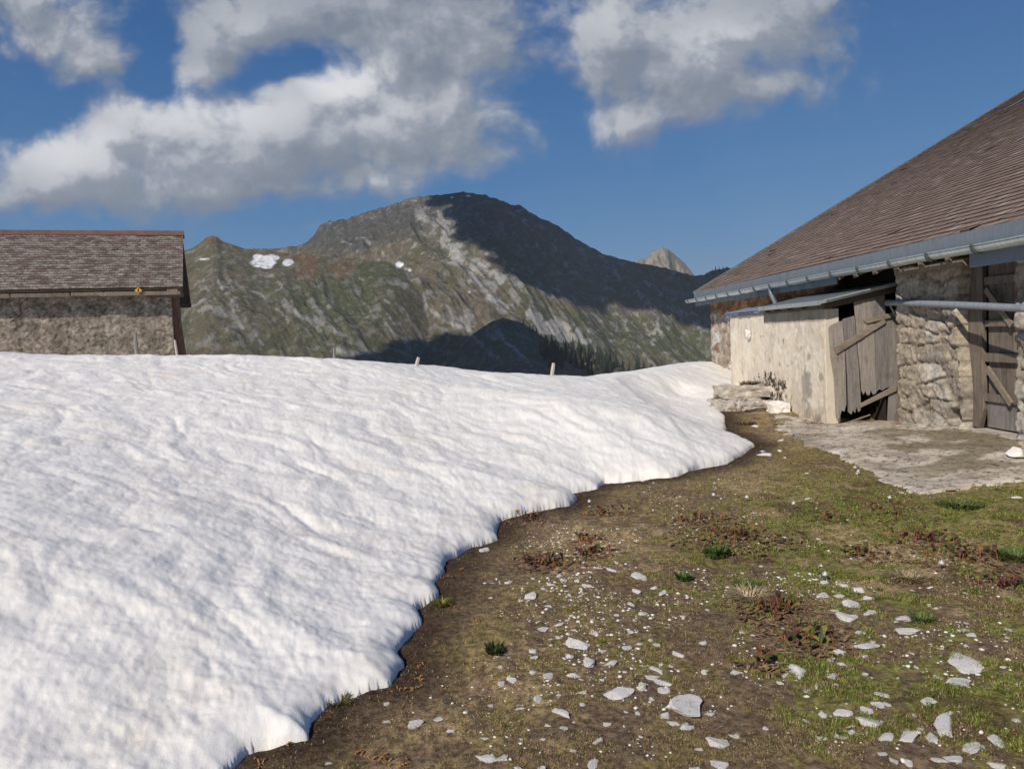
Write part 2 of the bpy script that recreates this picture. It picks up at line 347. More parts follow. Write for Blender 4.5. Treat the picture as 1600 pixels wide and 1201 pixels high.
def sdist(x, y):       # >0 inside the snow (left of / beyond the melt edge)
    x = np.asarray(x, float); y = np.asarray(y, float); best = np.full(x.shape, 1e9); ins = np.zeros(x.shape, bool)
    poly = np.vstack([edge, [(60, 400), (-400, 400), (-400, -40)]])
    n = len(poly)
    for i in range(n):
        ax, ay_ = poly[i]; bx, by = poly[(i+1) % n]
        dx, dy = bx-ax, by-ay_
        if i < len(edge)-1:
            t = np.clip(((x-ax)*dx+(y-ay_)*dy)/(dx*dx+dy*dy), 0, 1)
            best = np.minimum(best, np.hypot(x-ax-t*dx, y-ay_-t*dy))
        if dy != 0:
            c = ((ay_ > y) != (by > y)) & (x < dx*(y-ay_)/dy+ax); ins ^= c
    return np.where(ins, best, -best)
CR = [(-500,540,15),(-250,547,14.5),(0,553,14),(100,556,14),(200,553,14),(300,555,14),(400,556,14),(520,560,14),(650,572,14),(740,582,14),(880,589.5,14.5),(960,588,15.5),(1050,577,18.5),(1112,566,21.5),(1180,560,25)]
CP = np.array([P(a, b, c) for a, b, c in CR])
CD = sdist(CP[:, 0], CP[:, 1])
def crest(x):
    return np.interp(x, CP[:, 0], CP[:, 1]), np.interp(x, CP[:, 0], CP[:, 2]), np.interp(x, CP[:, 0], CD)
def fall(t): return np.where(t > 0, .035*t+.0035*t*t, 0)
def snow_z(x, y, detail=True):
    d = sdist(x, y); 
    if detail: d = d+.016*fbm(x*5, y*5, 3, 21)+.05*perlin(x*1.6, y*1.6, 25)
    yc, zc, dc = crest(x)
    t = np.clip(d/np.maximum(dc, 1), 0, 3)
    lip = .055*(1-np.exp(-np.maximum(d, 0)/.05))
    body = (zc-.055)*np.where(t < 1, 1-(1-np.clip(t, 0, 1))**1.04, 1)
    dd = fall(np.maximum(y-yc, 0)*1.0)
    z = base_z(x, y)*np.exp(-np.maximum(d, 0)/.6)+lip+body-np.minimum(dd, 260)
    if detail:
        a = ss(d, .02, .9); a2 = ss(d, .0, .25)
        c, s = math.cos(R(52)), math.sin(R(52)); p_ = x*c-y*s; q_ = x*s+y*c      # hollows drawn out along one direction
        wx = .35*perlin(x*.9, y*.9, 81); p_ = p_+wx; q_ = q_-wx
        far = ss(np.hypot(x, y), 30, 60)
        cup = np.abs(perlin(p_*.55, q_*1.7, 31)); cup2 = np.abs(perlin(p_*1.6, q_*4.3, 35))
        z = z+(1-far)*(a*(.034*(cup-.3)+.016*(cup2-.3)+.05*perlin(x*.35, y*.35, 38)+.013*(np.abs(perlin(x*2.1, y*2.1, 44))-.3))+a2*(.010*fbm(x*4.2, y*4.2, 3, 41)+.003*fbm(x*22, y*22, 2, 47)))
        yy = B(4.2, 16.2, 0); z = z-.16*np.exp(-((x-yy[0]+.3)**2/.10+(y-yy[1])**2/.4))
    return np.where(d > 0, z, base_z(x, y)-.02-np.minimum(-d*3, .35)), d
def ground_z(x, y):
    sz, d = snow_z(x, y, False); b_ = base_z(x, y); w = ss(d, .0, 1.2)
    w2 = ss(d, -.1, .05)
    return b_*(1-w)+(sz-.32)*w-.03*w2*(1-w)
def polar(rs, az):
    r, a = np.meshgrid(rs, az, indexing='ij'); return r*np.sin(a), r*np.cos(a)
# ground: one sheet from the camera's feet to the horizon
azf = np.linspace(R(-43), R(43), 760); azc = np.linspace(R(43), R(317), 90)[1:-1]
az = np.concatenate([azf, azc, [azf[0]+2*math.pi]])
rs = np.concatenate([[.05, .3, .8, 1.3], np.geomspace(1.7, 32, 560), np.geomspace(33, 14000, 60)])
x, y = polar(rs, az); z = ground_z(x, y)
r_ = np.hypot(x, y); z = z - np.where(r_ > 60, np.clip((r_-60)*.35, 0, 300)*ss(y, -20, 60), 0); z = np.maximum(z, -330)
gxy = (x, y)
# cover map of the turf (albedo)
def cover(x, y):
    d = sdist(x, y); u, v = uv_of(x, y)
    n = fbm(x*.9, y*.9, 4, 51, .6); n2 = fbm(x*2.7, y*2.7, 4, 55, .6); n3 = fbm(x*.5+9, y*.5, 3, 59)
    n4 = fbm(x*8.5, y*8.5, 3, 57, .7); bank = ss(-d, 0, .45)            # strip the melt water keeps bare
    gr = ss(.8*n+.6*n2+.75*n4+.62*ss(x, .0, 3.0)+.3*ss(y, 2.5, 7)*ss(x, 0, 2.5)-.35*ss(y, 9, 12), .05, 1.0)*(.25+.75*ss(-d, .3, 2.2))
    dry = ss(n3-.4*n2+.45*n4+.35*ss(y, 3.2, 5.6)-.12, .0, .6)*ss(-d, .12, .8)
    soil = np.array([.215, .155, .105]); dryc = np.array([.56, .42, .25]); grn = np.array([.235, .235, .068]); oliv = np.array([.34, .265, .12]); wet = np.array([.060, .038, .026])
    c = soil[None]*np.ones(x.shape+(1,)); o = ss(n2+.7*n+.8*n4, -.45, .6)[..., None]
    c = c*(1-.6*o)+oliv*.6*o
    c = c*(1-.75*dry[..., None])+dryc*.75*dry[..., None]
    c = c*(1-.85*gr[..., None])+grn*.85*gr[..., None]
    red = (ss(fbm(x*1.4+5, y*1.4, 3, 63), .25, .6)*ss(x, .3, 1.8)*.6)[..., None]; c = c*(1-red)+np.array([.105, .058, .042])*red
    c = c*bank[..., None]+wet*(1-bank[..., None])
    return c, gr, dry
gv = np.stack([x, y, z], -1).reshape(-1, 3)
ground = mk('ground', gv, gridf(len(rs), len(az), True), MT['ground'], smooth=True); tag(ground, kind='structure')
cc, _, _ = cover(x, y); far = ss(r_, 60, 200)[..., None]; cc = cc*(1-far)+np.array([.05, .06, .03])*far
attr(ground, 'Col', cc.reshape(-1, 3))
# snowfield
azs = np.linspace(R(-47), R(36), 1150); rss = np.concatenate([np.geomspace(1.0, 34, 760), np.geomspace(34.5, 75, 24)])
x, y = polar(rss, azs); z, d = snow_z(x, y)
F_ = gridf(len(rss), len(azs), True); keep = (d.ravel()[F_] > -.12).any(1)
u_, v_ = uv_of(x, y); inb = ((u_ > 6.35) | ((u_ > 5.25) & (v_ < 16.2))).ravel()[F_].all(1)
snow = mk('snowfield', np.stack([x, y, z], -1).reshape(-1, 3), F_[keep & ~inb], MT['snow'], smooth=True); tag(snow, kind='structure')
bm = bmesh.new(); bm.from_mesh(snow.data); bmesh.ops.delete(bm, geom=[v for v in bm.verts if not v.link_faces], context='VERTS'); bm.to_mesh(snow.data); bm.free()

exec_parts = []
# ---------------------------------------------------------------- mountains
SIL = [(-400,430),(0,420),(250,410),(330,392),(400,388),(430,388),(455,386),(480,380),(495,368),(505,352),(520,345),(545,343),(560,337),(600,324),(625,318),(650,308),(680,305),(705,303),(730,299),(755,303),(780,309),(800,317),(820,322),(850,341),(875,352),(900,370),(925,386),(950,398),(975,405),(1000,411),(1030,416),(1060,424),(1085,431),(1100,428),(1115,422),(1135,418),(1160,420),(1200,432),(1300,450),(1700,470)]
SHO = [(-400,380),(100,400),(240,398),(270,397),(290,392),(305,387),(318,379),(328,370.5),(335,367.5),(343,368.5),(352,376),(366,381),(385,388),(430,393),(480,398),(560,404),(610,409),(650,430),(700,470),(760,540),(820,620),(1700,900)]
SPU = [(-400,900),(480,760),(600,660),(680,570),(730,525),(765,502),(785,496),(815,505),(840,522),(870,545),(900,566),(935,592),(990,640),(1700,1000)]
def mtn(pxs, Yv):
    az_ = np.array([ray(a, 450)[0]/ray(a, 450)[1] for a in pxs])      # bearings of the columns
    X = az_[:, None]*Yv[None, :]; Y = np.broadcast_to(Yv[None, :], X.shape)
    c, s = .90, .43; al = (X*s-Y*c); ac = (X*c+Y*s)
    wob = 40*perlin(X/420, Y/420, 70); ac = ac+wob
    rib = ridged(ac/150, al/900, 5, 71); rib2 = ridged(ac/55, al/330, 4, 76); gen = fbm(X/300, Y/300, 5, 80)
    def layer(S, Yr, k, kb, nz, px0=-9e9, px1=9e9):
        sy = np.interp(pxs, [a for a, _ in S], [b for _, b in S])
        zr = np.array([P(a, b, Yr)[2] for a, b in zip(pxs, sy)])
        kk = np.exp(-(np.arange(-60, 61)/34.0)**2); kk /= kk.sum(); zs = np.convolve(np.pad(zr, 60, mode='edge'), kk, 'valid')[:, None]; zr = zr[:, None]
        zr = zs+(zr-zs)*np.exp(-np.abs(Yr-Y)/130)
        f = np.maximum(Yr-Y, 0); bk = np.maximum(Y-Yr, 0)
        w = ss(f, 0, 260)
        return zr-f*k*(1.12-.12*ss(f, 0, 900))-bk*kb+nz*w
    nz = 30*(rib-.62)+13*(rib2-.6)+34*gen
    a1 = layer(SIL, 2600, .52, .9, nz); a2 = layer(SHO, 1950, .50, .25, nz*.62); a3 = layer(SPU, 1500, .36, .75, nz*.55)
    sil_n = 5*np.array(fbm(np.array(pxs)/14, np.zeros(len(pxs)), 4, 88))[:, None]*np.exp(-((Y-2600)/150)**2)
    z = np.maximum.reduce([a1+sil_n, a2+3*fbm(X/60, Y/60, 3, 89)*ss(Y, 1900, 1850), a3]); z = np.maximum(z, -320)
    which = np.argmax(np.stack([a1, a2, a3]), 0)
    return X, Y, z, rib, rib2, gen, which
pxs = np.linspace(-330, 1700, 1280); Yv = np.concatenate([np.linspace(1000, 2640, 560), np.linspace(2660, 3300, 14)])
X, Y, Zm, rib, rib2, gen, which = mtn(pxs, Yv)
# picture-free lookup: first point of the land a sight line meets
def hit(px, py):
    d = ray(px, py); ys = np.arange(1010, 2640, 4.0); a = d[0]/d[1]
    ia = np.interp(a, X[:, -1]/Y[:, -1], np.arange(len(pxs))); i0 = int(min(max(ia, 0), len(pxs)-2)); zc = Zm[i0]*(1-(ia-i0))+Zm[i0+1]*(ia-i0)
    zt = np.interp(ys, Yv, zc); zz = EYE+d[2]/d[1]*ys; k = np.where(zt > zz)[0]
    yy = ys[k[0]] if len(k) else 2600.0
    return np.array([a*yy, yy, np.interp(yy, Yv, zc)])
dzx = np.gradient(Zm, axis=0)/np.maximum(np.gradient(X, axis=0), 1e-3); dzy = np.gradient(Zm, axis=1)/np.gradient(Yv)[None]
steep = np.hypot(dzx, dzy); eln = Zm
H0 = Zm/Y
c_olive = np.array([.118, .108, .066]); c_brown = np.array([.150, .122, .088]); c_green = np.array([.082, .094, .048]); c_rock = np.array([.33, .325, .315]); c_dark = np.array([.095, .094, .085]); c_red = np.array([.16, .095, .055])
def mixc(c, k, w): w = np.clip(w, 0, 1)[..., None]; return c*(1-w)+k*w
c = np.broadcast_to(c_olive, Zm.shape+(3,)).copy()
c = mixc(c, c_brown, ss(fbm(X/170, Y/170, 5, 91), -.2, .5)*.75)
c = mixc(c, c_green, ss(fbm(X/230+4, Y/230, 4, 95), .0, .45)*.6)
c = mixc(c, c_dark, ss(Zm, 240, 420)*.75)
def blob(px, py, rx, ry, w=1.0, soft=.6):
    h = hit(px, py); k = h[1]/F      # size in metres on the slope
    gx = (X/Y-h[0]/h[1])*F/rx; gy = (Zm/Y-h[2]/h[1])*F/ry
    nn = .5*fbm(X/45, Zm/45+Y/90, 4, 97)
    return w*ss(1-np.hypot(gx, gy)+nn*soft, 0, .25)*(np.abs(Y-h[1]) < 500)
for b_ in [(540,470,70,48,.7),(400,545,90,24,.6),(400,410,120,16,.5),(500,500,60,40,.5),(960,530,150,30,.85),(880,500,60,16,.5),(1060,540,60,25,.6),(590,420,50,15,.5)]: c = mixc(c, c_green, blob(*b_, soft=1.3))
for b_ in [(478,418,22,26,.75),(535,418,20,18,.6),(330,375,26,9,.7),(470,400,50,8,.5),(1110,428,40,8,.8)]: c = mixc(c, c_red, blob(*b_, soft=1.0))
n5 = fbm(X/26, Y/34, 5, 101, .65)
rk = ss(rib+.30*n5+.25*(rib2-.6), .82, .97)*ss(rib2+.30*n5, .52, .78)
rk = rk*(.35+.65*ss(fbm(X/260, Y/260, 3, 105), -.25, .25))*(1-.8*blob(530,450,85,60,1,.4))*(1-.75*(which == 2))
c = mixc(c, c_rock, rk*.85)
for b_ in [(665,335,14,28),(690,365,22,26),(712,392,22,22),(745,420,24,20),(705,345,8,30,.7),(770,440,26,18,.8),(805,455,8,30,.7),(520,372,20,22,.45),(725,500,20,24,.7),(770,520,20,16,.5),(500,500,24,28,.5),(560,540,26,20,.5),(345,470,26,28,.4),(380,510,16,24,.4)]:
    c = mixc(c, c_rock, blob(b_[0], b_[1], b_[2], b_[3], b_[4] if len(b_) > 4 else 1.0, 1.4)*ss(rib2+.5*n5, .38, .75)*.9)
for b_ in [(862,515,30,14),(885,527,20,8),(905,524,7,15),(840,498,10,12),(828,492,8,10),(915,535,12,6)]: c = mixc(c, np.array([.36, .345, .325]), blob(*b_, 1.0, .35))
c = mixc(c, np.array([.40, .385, .34]), ss(n5, .28, .5)*blob(1020,510,130,26,.8,.8))
c = mixc(c, c_rock*.75, ss(n5+rib2*.4, .45, .8)*.4)
AX = X/Y*F; AZ = Zm/Y*F; wx_ = 7*fbm(X/70, Y/110, 4, 131, .6); wz_ = 6*fbm(X/70+7, Y/110, 4, 133, .6); brk = ss(fbm(ac_m/60 if False else X/45, Y/70, 4, 135, .65)+.55*(rib2-.55), -.18, .14)
def band(pts, w, col=c_rock, k=.9):
    global c
    hs = [hit(*p_) for p_ in pts]; q = [(h[0]/h[1]*F, h[2]/h[1]*F) for h in hs]; d = np.full(Zm.shape, 1e9)
    for (ax, az_), (bx, bz) in zip(q[:-1], q[1:]):
        dx, dz = bx-ax, bz-az_; t = np.clip(((AX-ax)*dx+(AZ-az_)*dz)/(dx*dx+dz*dz), 0, 1); d = np.minimum(d, np.hypot(AX+wx_-ax-t*dx, AZ+wz_-az_-t*dz))
    c = mixc(c, col, ss(d, w*.85, w*.2)*(.12+.88*brk)*k*.72)
cl_ = blob(530, 370, 62, 34, 1, .8)+blob(640, 335, 60, 22, .8, .8)+blob(590, 360, 50, 24, .7, .9); c = mixc(c, np.array([.072, .072, .070]), np.clip(cl_, 0, 1)*.8)  # dark cliff rock; the shade on the upper cliffs is put into this colour
pale = np.array([.42, .41, .395])
for pts, w in [([(648,312),(662,345),(690,382),(722,418),(758,452),(792,482)], 13), ([(690,335),(715,372),(752,408),(785,440)], 8), ([(660,318),(690,350),(712,392),(745,425),(775,470)], 6), ([(615,435),(655,468),(698,500),(740,530),(775,552)], 7), ([(640,430),(690,470),(725,510)], 5),
               ([(450,478),(488,508),(520,545),(548,562)], 9), ([(560,372),(598,395),(640,428)], 5), ([(345,450),(362,485),(382,518)], 5), ([(500,505),(545,530),(575,555)], 7), ([(745,490),(788,528),(828,562)], 5), ([(570,478),(602,510),(640,538)], 4),
               ([(520,350),(535,372),(552,398)], 4), ([(310,440),(330,470),(350,500)], 4), ([(395,450),(430,480),(450,505)], 4), ([(400,520),(412,545)], 3), ([(860,385),(900,425),(960,455)], 4), ([(820,470),(870,500),(930,520)], 4), ([(550,420),(590,455),(610,480)], 3.5)]: band(pts, w, pale)
band([(798,425),(804,455),(799,480)], 3.5, np.array([.42, .33, .22]), 1)
snw = np.zeros(Zm.shape)
for b_ in [(410,410,22,9),(420,404,18,6),(404,403,10,7),(416,417,10,4),(450,411,10,6),(624,414,8,5),(640,422,3,1.6),(320,405,9,1.6),(358,378,6,2),(732,306,4,1.6),(706,309,3,1.6),(733,457,3,1.4)]:
    snw = np.maximum(snw, blob(*b_, 1.0, .45))
c = mixc(c, np.array([.80, .82, .86]), snw)
def m_mtn():
    m, T, b = mat('mountain_face', .95, .1); ca = T.n('ShaderNodeAttribute', {'attribute_name': 'Col'}, 0)
    p = obc(T, (1, .6, 1)); n = T.noise(p, .05, 9, .78); n2 = T.noise(obc(T, (1, .5, 1), (0, R(40), 0)), .11, 6, .7, .5)
    c = T.mix(T.mr(n, .32, .68), T.mix(1, ca, (.72, .73, .76), 'MULTIPLY'), T.mix(1, ca, (1.35, 1.33, 1.28), 'MULTIPLY'))
    st = T.noise(obc(T, (1, 1, .16), (0, R(-42), 0)), .07, 7, .7)
    c = T.mix(T.mr(st, .555, .615, 0, .5), c, (.26, .25, .235)); c = T.mix(T.mr(n2, .54, .70, 0, .35), c, (.06, .065, .045))
    fin_(T, b, c, T.m('ADD', n, T.m('MULTIPLY', st, .8)), 7, .8); return m
MM = m_mtn()
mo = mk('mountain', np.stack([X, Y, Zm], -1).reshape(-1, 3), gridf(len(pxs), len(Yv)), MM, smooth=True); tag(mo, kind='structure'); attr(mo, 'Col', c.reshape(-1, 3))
# far limestone peak
S2 = [(940,470),(985,425),(995,408),(1003,404),(1010,407),(1018,395),(1028,389),(1036,386.5),(1046,390),(1058,401),(1070,411),(1080,424),(1088,436),(1110,470)]
pp = np.linspace(940, 1110, 170); yy = np.linspace(3900, 4850, 90)
sy = np.interp(pp, [a for a, _ in S2], [b for _, b in S2]); azp = np.array([ray(a, 420)[0]/ray(a, 420)[1] for a in pp])
X2 = azp[:, None]*yy; Y2 = np.broadcast_to(yy, X2.shape); zr = np.array([P(a, b, 4400)[2] for a, b in zip(pp, sy)])[:, None]
Z2 = zr-np.abs(4400-Y2)*.75*ss(np.abs(4400-Y2), 0, 100)+(42*(ridged((X2+Y2*.25+Z_ if False else X2*.9+Y2*.3)/70, Y2/400, 4, 110)-.6)+10*fbm(X2/25, Y2/25, 3, 115))*ss(np.abs(4400-Y2), 0, 90)
pk = mk('distant_peak', np.stack([X2, Y2, Z2], -1).reshape(-1, 3), gridf(len(pp), len(yy)), MM, smooth=True); tag(pk, kind='structure')
c2 = mixc(np.broadcast_to(np.array([.27, .25, .21]), Z2.shape+(3,)).copy(), np.array([.12, .115, .07]), ss(fbm(X2/60, Y2/120, 4, 118), -.1, .5)*.8); attr(pk, 'Col', c2.reshape(-1, 3))

# puff meshes added out of frame to shade the mountain, shaped from the shade outlines
def inpoly(px, py, poly):
    ins = False
    for i in range(len(poly)):
        (ax, ay_), (bx, by) = poly[i], poly[i-1]
        if (ay_ > py) != (by > py) and px < (bx-ax)*(py-ay_)/(by-ay_)+ax: ins = not ins
    return ins
SH = [[(672,306),(700,335),(730,372),(770,402),(820,440),(850,454),(900,466),(1000,482),(1110,512),(1180,500),(1180,400),(1085,415),(1000,395),(930,370),(850,325),(780,285),(730,275),(680,285)],
      [(510,600),(575,562),(650,557),(705,543),(748,522),(795,503),(835,520),(880,560),(930,610),(1000,640),(500,660)]]
def puff_mesh(pts, rad):
    me_v = []; me_f = []; bm = bmesh.new(); bmesh.ops.create_icosphere(bm, subdivisions=2, radius=1)
    bv = np.array([v.co[:] for v in bm.verts]); bf = [[v.index for v in f.verts] for f in bm.faces]; bm.free()
    for p_, r in zip(pts, rad):
        n = len(me_v); dd = bv*(1+.28*fbm(bv[:, 0]*2+p_[0], bv[:, 1]*2+bv[:, 2]*1.3+p_[1], 3, 120))[:, None]
        w = dd*np.array([r, r, r*.7])+p_; me_v += list(w); me_f += [tuple(n+i for i in f) for f in bf]
    return me_v, me_f
MCL = m_plain('shade_cloud_white', (.85, .85, .85), 1, .02)
ALT = 1600.0
for ci, poly in enumerate(SH):
    xs = [a for a, _ in poly]; ys = [b for _, b in poly]; pts = []; rad = []
    for px in np.arange(min(xs), max(xs), 12):
        for py in np.arange(min(ys), max(ys), 8):
            jx, jy = px+random.uniform(-4, 4), py+random.uniform(-3, 3)
            if inpoly(jx, jy, poly) and py < 640:
                h = hit(jx, jy) if jy > np.interp(jx, [a for a, _ in SIL], [b for _, b in SIL])+3 else P(jx, jy, 2600)
                if h[1] < 1100: continue
                q = h-L*((ALT-h[2])/(-L[2])); pts.append(q+np.array([0, 0, random.uniform(0, 60)])); rad.append(random.uniform(34, 50))
    v_, f_ = puff_mesh(pts, rad); co = mk('shade_cloud', v_, f_, MCL, smooth=True); tag(co, kind='structure')
# ---------------------------------------------------------------- masonry panels
def masonry(name, mt, parent, o, a, b, nrm, w, h, cell, amp, hole=None, step=.03, seed=0, depth=.35, shape=None, colf=None, relief=.012):
    """closed slab: displaced front grid (w along a, h along b, bulging towards nrm) with sides and a back"""
    nx, ny = max(3, int(w/step)), max(3, int(h/step)); gx = np.linspace(0, w, nx); gy = np.linspace(0, h, ny)
    S, T_ = np.meshgrid(gx, gy, indexing='ij'); cx, cy = cell
    f1, f2, cid = voro(S/cx+.25*perlin(S*2, T_*2, seed), T_/cy+.25*perlin(S*2.3, T_*2.3, seed+1), seed+2)
    e = ss(f2-f1+.10*fbm(S*14, T_*14, 3, seed+3), .03, .17); rnd = (cid % 97)/97.0
    disp = amp*(e*(.25+.75*rnd)+.5*perlin(S/cx*1.4, T_/cy*1.4, seed+7)-.5)+relief*fbm(S*9, T_*9, 4, seed+5)+.5*relief*fbm(S*28, T_*28, 2, seed+9)
    if hole: disp = disp-.22*ss(1-np.hypot((S-hole[0])/hole[2], (T_-hole[1])/hole[3])+.3*fbm(S*5, T_*5, 2, seed), 0, .35)
    S2 = S.copy()
    if shape is not None: S2 = shape(S, T_, w)
    Pn = o[None, None]+S2[..., None]*a+T_[..., None]*b+disp[..., None]*nrm
    Pb = o[None, None]+S2[..., None]*a+T_[..., None]*b-depth*nrm
    n = nx*ny; vs = np.vstack([Pn.reshape(-1, 3), Pb.reshape(-1, 3)]); flip = np.dot(np.cross(a, b), nrm) < 0
    fr = gridf(nx, ny, flip); bk = gridf(nx, ny, not flip)+n
    ring = [i*ny for i in range(nx)]+[(nx-1)*ny+j for j in range(1, ny)]+[i*ny+ny-1 for i in range(nx-2, -1, -1)]+[j for j in range(ny-2, 0, -1)]
    sd = np.array([(ring[k], ring[(k+1) % len(ring)], ring[(k+1) % len(ring)]+n, ring[k]+n) for k in range(len(ring))])
    if not flip: sd = sd[:, ::-1]
    ob = mk(name, vs, np.vstack([fr, bk, sd]), mt, parent, smooth=False)
    c = colf(S, T_, e, rnd, f1) if colf else np.ones(S.shape+(3,))
    attr(ob, 'Col', np.vstack([c.reshape(-1, 3)]*2)); return ob
def rubble_col(mortar, lo, hi, red=0.06, seed=0, seal=.5):
    def f(S, T_, e, rnd, f1):
        st = np.array(lo)[None, None]*(1-rnd[..., None])+np.array(hi)[None, None]*rnd[..., None]
        st = np.where((rnd < red)[..., None], np.array([.26, .12, .07]), st)
        m_ = fbm(S*1.3, T_*1.3, 4, 200+seed); k = ss(m_, -.35+seal, .15+seal)*e            # mortar smeared over most stones
        c = np.array(mortar)[None, None]*(1-k[..., None])+st*k[..., None]
        c = c*(.62+.38*ss(e, 0, .4))[..., None]*(1+.25*fbm(S*3, T_*3, 3, 210+seed))[..., None]; return c
    return f

# ---------------------------------------------------------------- big barn on the right
UW, UE, VF, VN = 6.0, 5.6, 21.45, 4.6
barn = empty('barn', tuple(B(6, 14, 0)), 'large old stone barn with broad brown shingle roof and zinc gutter', 'barn')
ZE = 2.60; SL = .553; UR = 17.5
# shingles: overlapping courses, each shingle a slightly uneven slab
def shingles(name, mt, parent, org, along, upv, nrm, length, rise, exp_, wid, th=.012, seed=1, slant=0.0):
    rg = np.random.default_rng(seed); vs = []; nc = int(rise/exp_); nn = int(length/wid)+1
    ca = []
    for i in range(nc+1):
        offs = (i % 2)*wid*.5
        k = np.arange(nn+1); x0 = np.clip(k*wid-offs, 0, length); x1 = np.clip((k+1)*wid-offs, 0, length)
        ok = x1-x0 > .01; x0, x1 = x0[ok], x1[ok]; m = len(x0)
        y0 = i*exp_+rg.normal(0, exp_*.035, m); lift = rg.uniform(.6, 1.3, m)*th; drop = rg.random(m) < .006
        sag = .010*np.sin(x0*.5+i*.05+seed)
        tilt = rg.normal(0, .004, m); g_ = wid*.02; y1 = np.minimum(y0+exp_*1.25, rise+exp_*.3)
        lift = lift+np.where(drop, .02, 0)
        def pt(x_, y_, n_): return org+x_[:, None]*along+y_[:, None]*upv+(n_+sag)[:, None]*nrm
        q = np.stack([pt(x0+g_, y0+tilt, lift+th), pt(x1-g_, y0-tilt, lift+th), pt(x1-g_, y1, np.full(m, th*.35)), pt(x0+g_, y1, np.full(m, th*.35)),
                      pt(x0+g_, y0+tilt, lift*0-.004), pt(x1-g_, y0-tilt, lift*0-.004)], 1)
        vs.append(q.reshape(-1, 3))
    vs = np.vstack(vs); n6 = len(vs)//6; b_ = np.arange(n6)[:, None]*6
    fs = np.vstack([b_+np.array([[0, 1, 2, 3]]), b_+np.array([[4, 5, 1, 0]])])
    if np.dot(np.cross(along, upv), nrm) < 0: fs = fs[:, ::-1]
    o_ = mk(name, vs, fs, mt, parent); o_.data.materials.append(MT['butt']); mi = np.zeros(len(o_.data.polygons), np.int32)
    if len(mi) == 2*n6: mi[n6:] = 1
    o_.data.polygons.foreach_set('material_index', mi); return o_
upv = U*math.cos(math.atan(SL))+Z*math.sin(math.atan(SL)); nrm_r = np.cross(V, upv); nrm_r = nrm_r if nrm_r[2] > 0 else -nrm_r
rise = (UR-UE)/math.cos(math.atan(SL))
deck = MB(); deck.box(B(UE+.03, VN, ZE-.07), V*(VF+.1-VN), upv*rise, nrm_r*.05); roof = deck.build('roof', MT['dark_wood'], barn)
deck = MB(); deck.box(B(UR, VN, ZE-.07+SL*(UR-UE)), V*(VF+.1-VN), U*9-Z*4.6, nrm_r*.05); deck.build('back_roof', MT['tiles'], barn)
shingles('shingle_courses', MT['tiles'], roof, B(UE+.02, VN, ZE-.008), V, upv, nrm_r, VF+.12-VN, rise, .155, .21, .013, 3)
# pale edging strip along the far rake, sheet patches near the frame edge
mb = MB(); mb.box(B(UE+.02, VF+.125, ZE-.09), V*.03, upv*rise, nrm_r*.125); mb.build('verge_strip', MT['tin'], roof)
def on_roof(px, py, lift=.03):
    d = ray(px, py); o = np.array([0, 0, EYE]); p0_ = B(UE, 0, ZE); t = np.dot(p0_-o, nrm_r)/np.dot(d, nrm_r); return o+d*t+nrm_r*lift
def roof_patch(a, b, w, name, mt):
    p_, q_ = on_roof(*a), on_roof(*b); mb = MB(); mb.box(p_, q_-p_, upv*w, nrm_r*.012); o = mb.build(name, mt, roof); return tag(o, 'pale metal patch let into the shingles')
roof_patch((1570,174), (1612,150), .28, 'metal_patch', MT['tin'])
roof_patch((1585,226), (1612,212), .30, 'metal_patch', MT['tin'])
# fascia, gutter, soffit
mb = MB(); mb.box(B(UE, VN, 2.415), V*(VF+.14-VN), U*.02, Z*.185)
k = VN
while k < VF: mb.box(B(UE-.004, k, 2.415), V*.012, U*.004, Z*.187); k += 1.05
fascia = mb.build('fascia', MT['zinc'], barn)
mb = MB()
for va, vb, zz in ((12.6, VF+.14, 2.22), (VN, 9.05, 2.17)): mb.box(B(UE+.03, va, zz), V*(vb-va), U*.018, Z*(2.41-zz))
mb.build('soffit_board', MT['under'], barn)
prof = [(math.cos(t), math.sin(t)) for t in np.linspace(math.pi, 2*math.pi, 12)]
def gutter_mesh(v0, v1, n=60):
    vs = []; vv = np.linspace(v0, v1, n); r = .075
    for v_ in vv:
        sag = .004*math.sin(v_*2.1)
        for rr in (r, r-.004):
            for a_, b_ in prof: vs.append(B(UE-.082+a_*rr, v_, 2.415+b_*rr+sag-.02))
        vs += [B(UE-.082-r-.006, v_, 2.415+sag-.02), B(UE-.082-r-.006, v_, 2.425+sag-.012), B(UE-.082-r+.012, v_, 2.425+sag-.012)]
    w = 27; fs = []
    for i in range(n-1):
        for a_, b_ in [(j, j+1) for j in range(11)]+[(j+1, j) for j in range(12, 23)]+[(24, 25), (25, 26), (0, 24)]:
            fs.append((i*w+a_, i*w+b_, (i+1)*w+b_, (i+1)*w+a_))
    return mk('gutter', vs, fs, MT['gutter'], barn, smooth=True)
gut = gutter_mesh(VN, VF+.55)
v_ = VN+.35
while v_ < VF+.4:
    mb = MB(); r = .083; pts = []
    for a_, b_ in [(math.cos(t), math.sin(t)) for t in np.linspace(math.pi*.93, 2*math.pi, 12)]: pts.append((a_, b_))
    for (a0, b0), (a1, b1) in zip(pts[:-1], pts[1:]):
        p_ = B(UE-.082+a0*r, v_, 2.398+b0*r); q_ = B(UE-.082+a1*r, v_, 2.398+b1*r); tn = (q_-p_); nn = np.cross(V, tn); nn /= np.linalg.norm(nn)
        mb.box(p_, tn*1.03, V*.05, nn*.012)
    mb.box(B(UE-.17, v_, 2.40), U*.17, V*.03, Z*.004); mb.build('bracket', MT['bracket'], gut); v_ += .93
mb = MB(); mb.tube([B(UE-.082, 15.35, 2.36), B(UE-.07, 15.35, 2.22), B(UE-.0, 15.3, 2.02), B(UE+.0, 15.3, 1.93)], .048, 12); mb.build('downpipe', MT['tin'], barn, smooth=True)
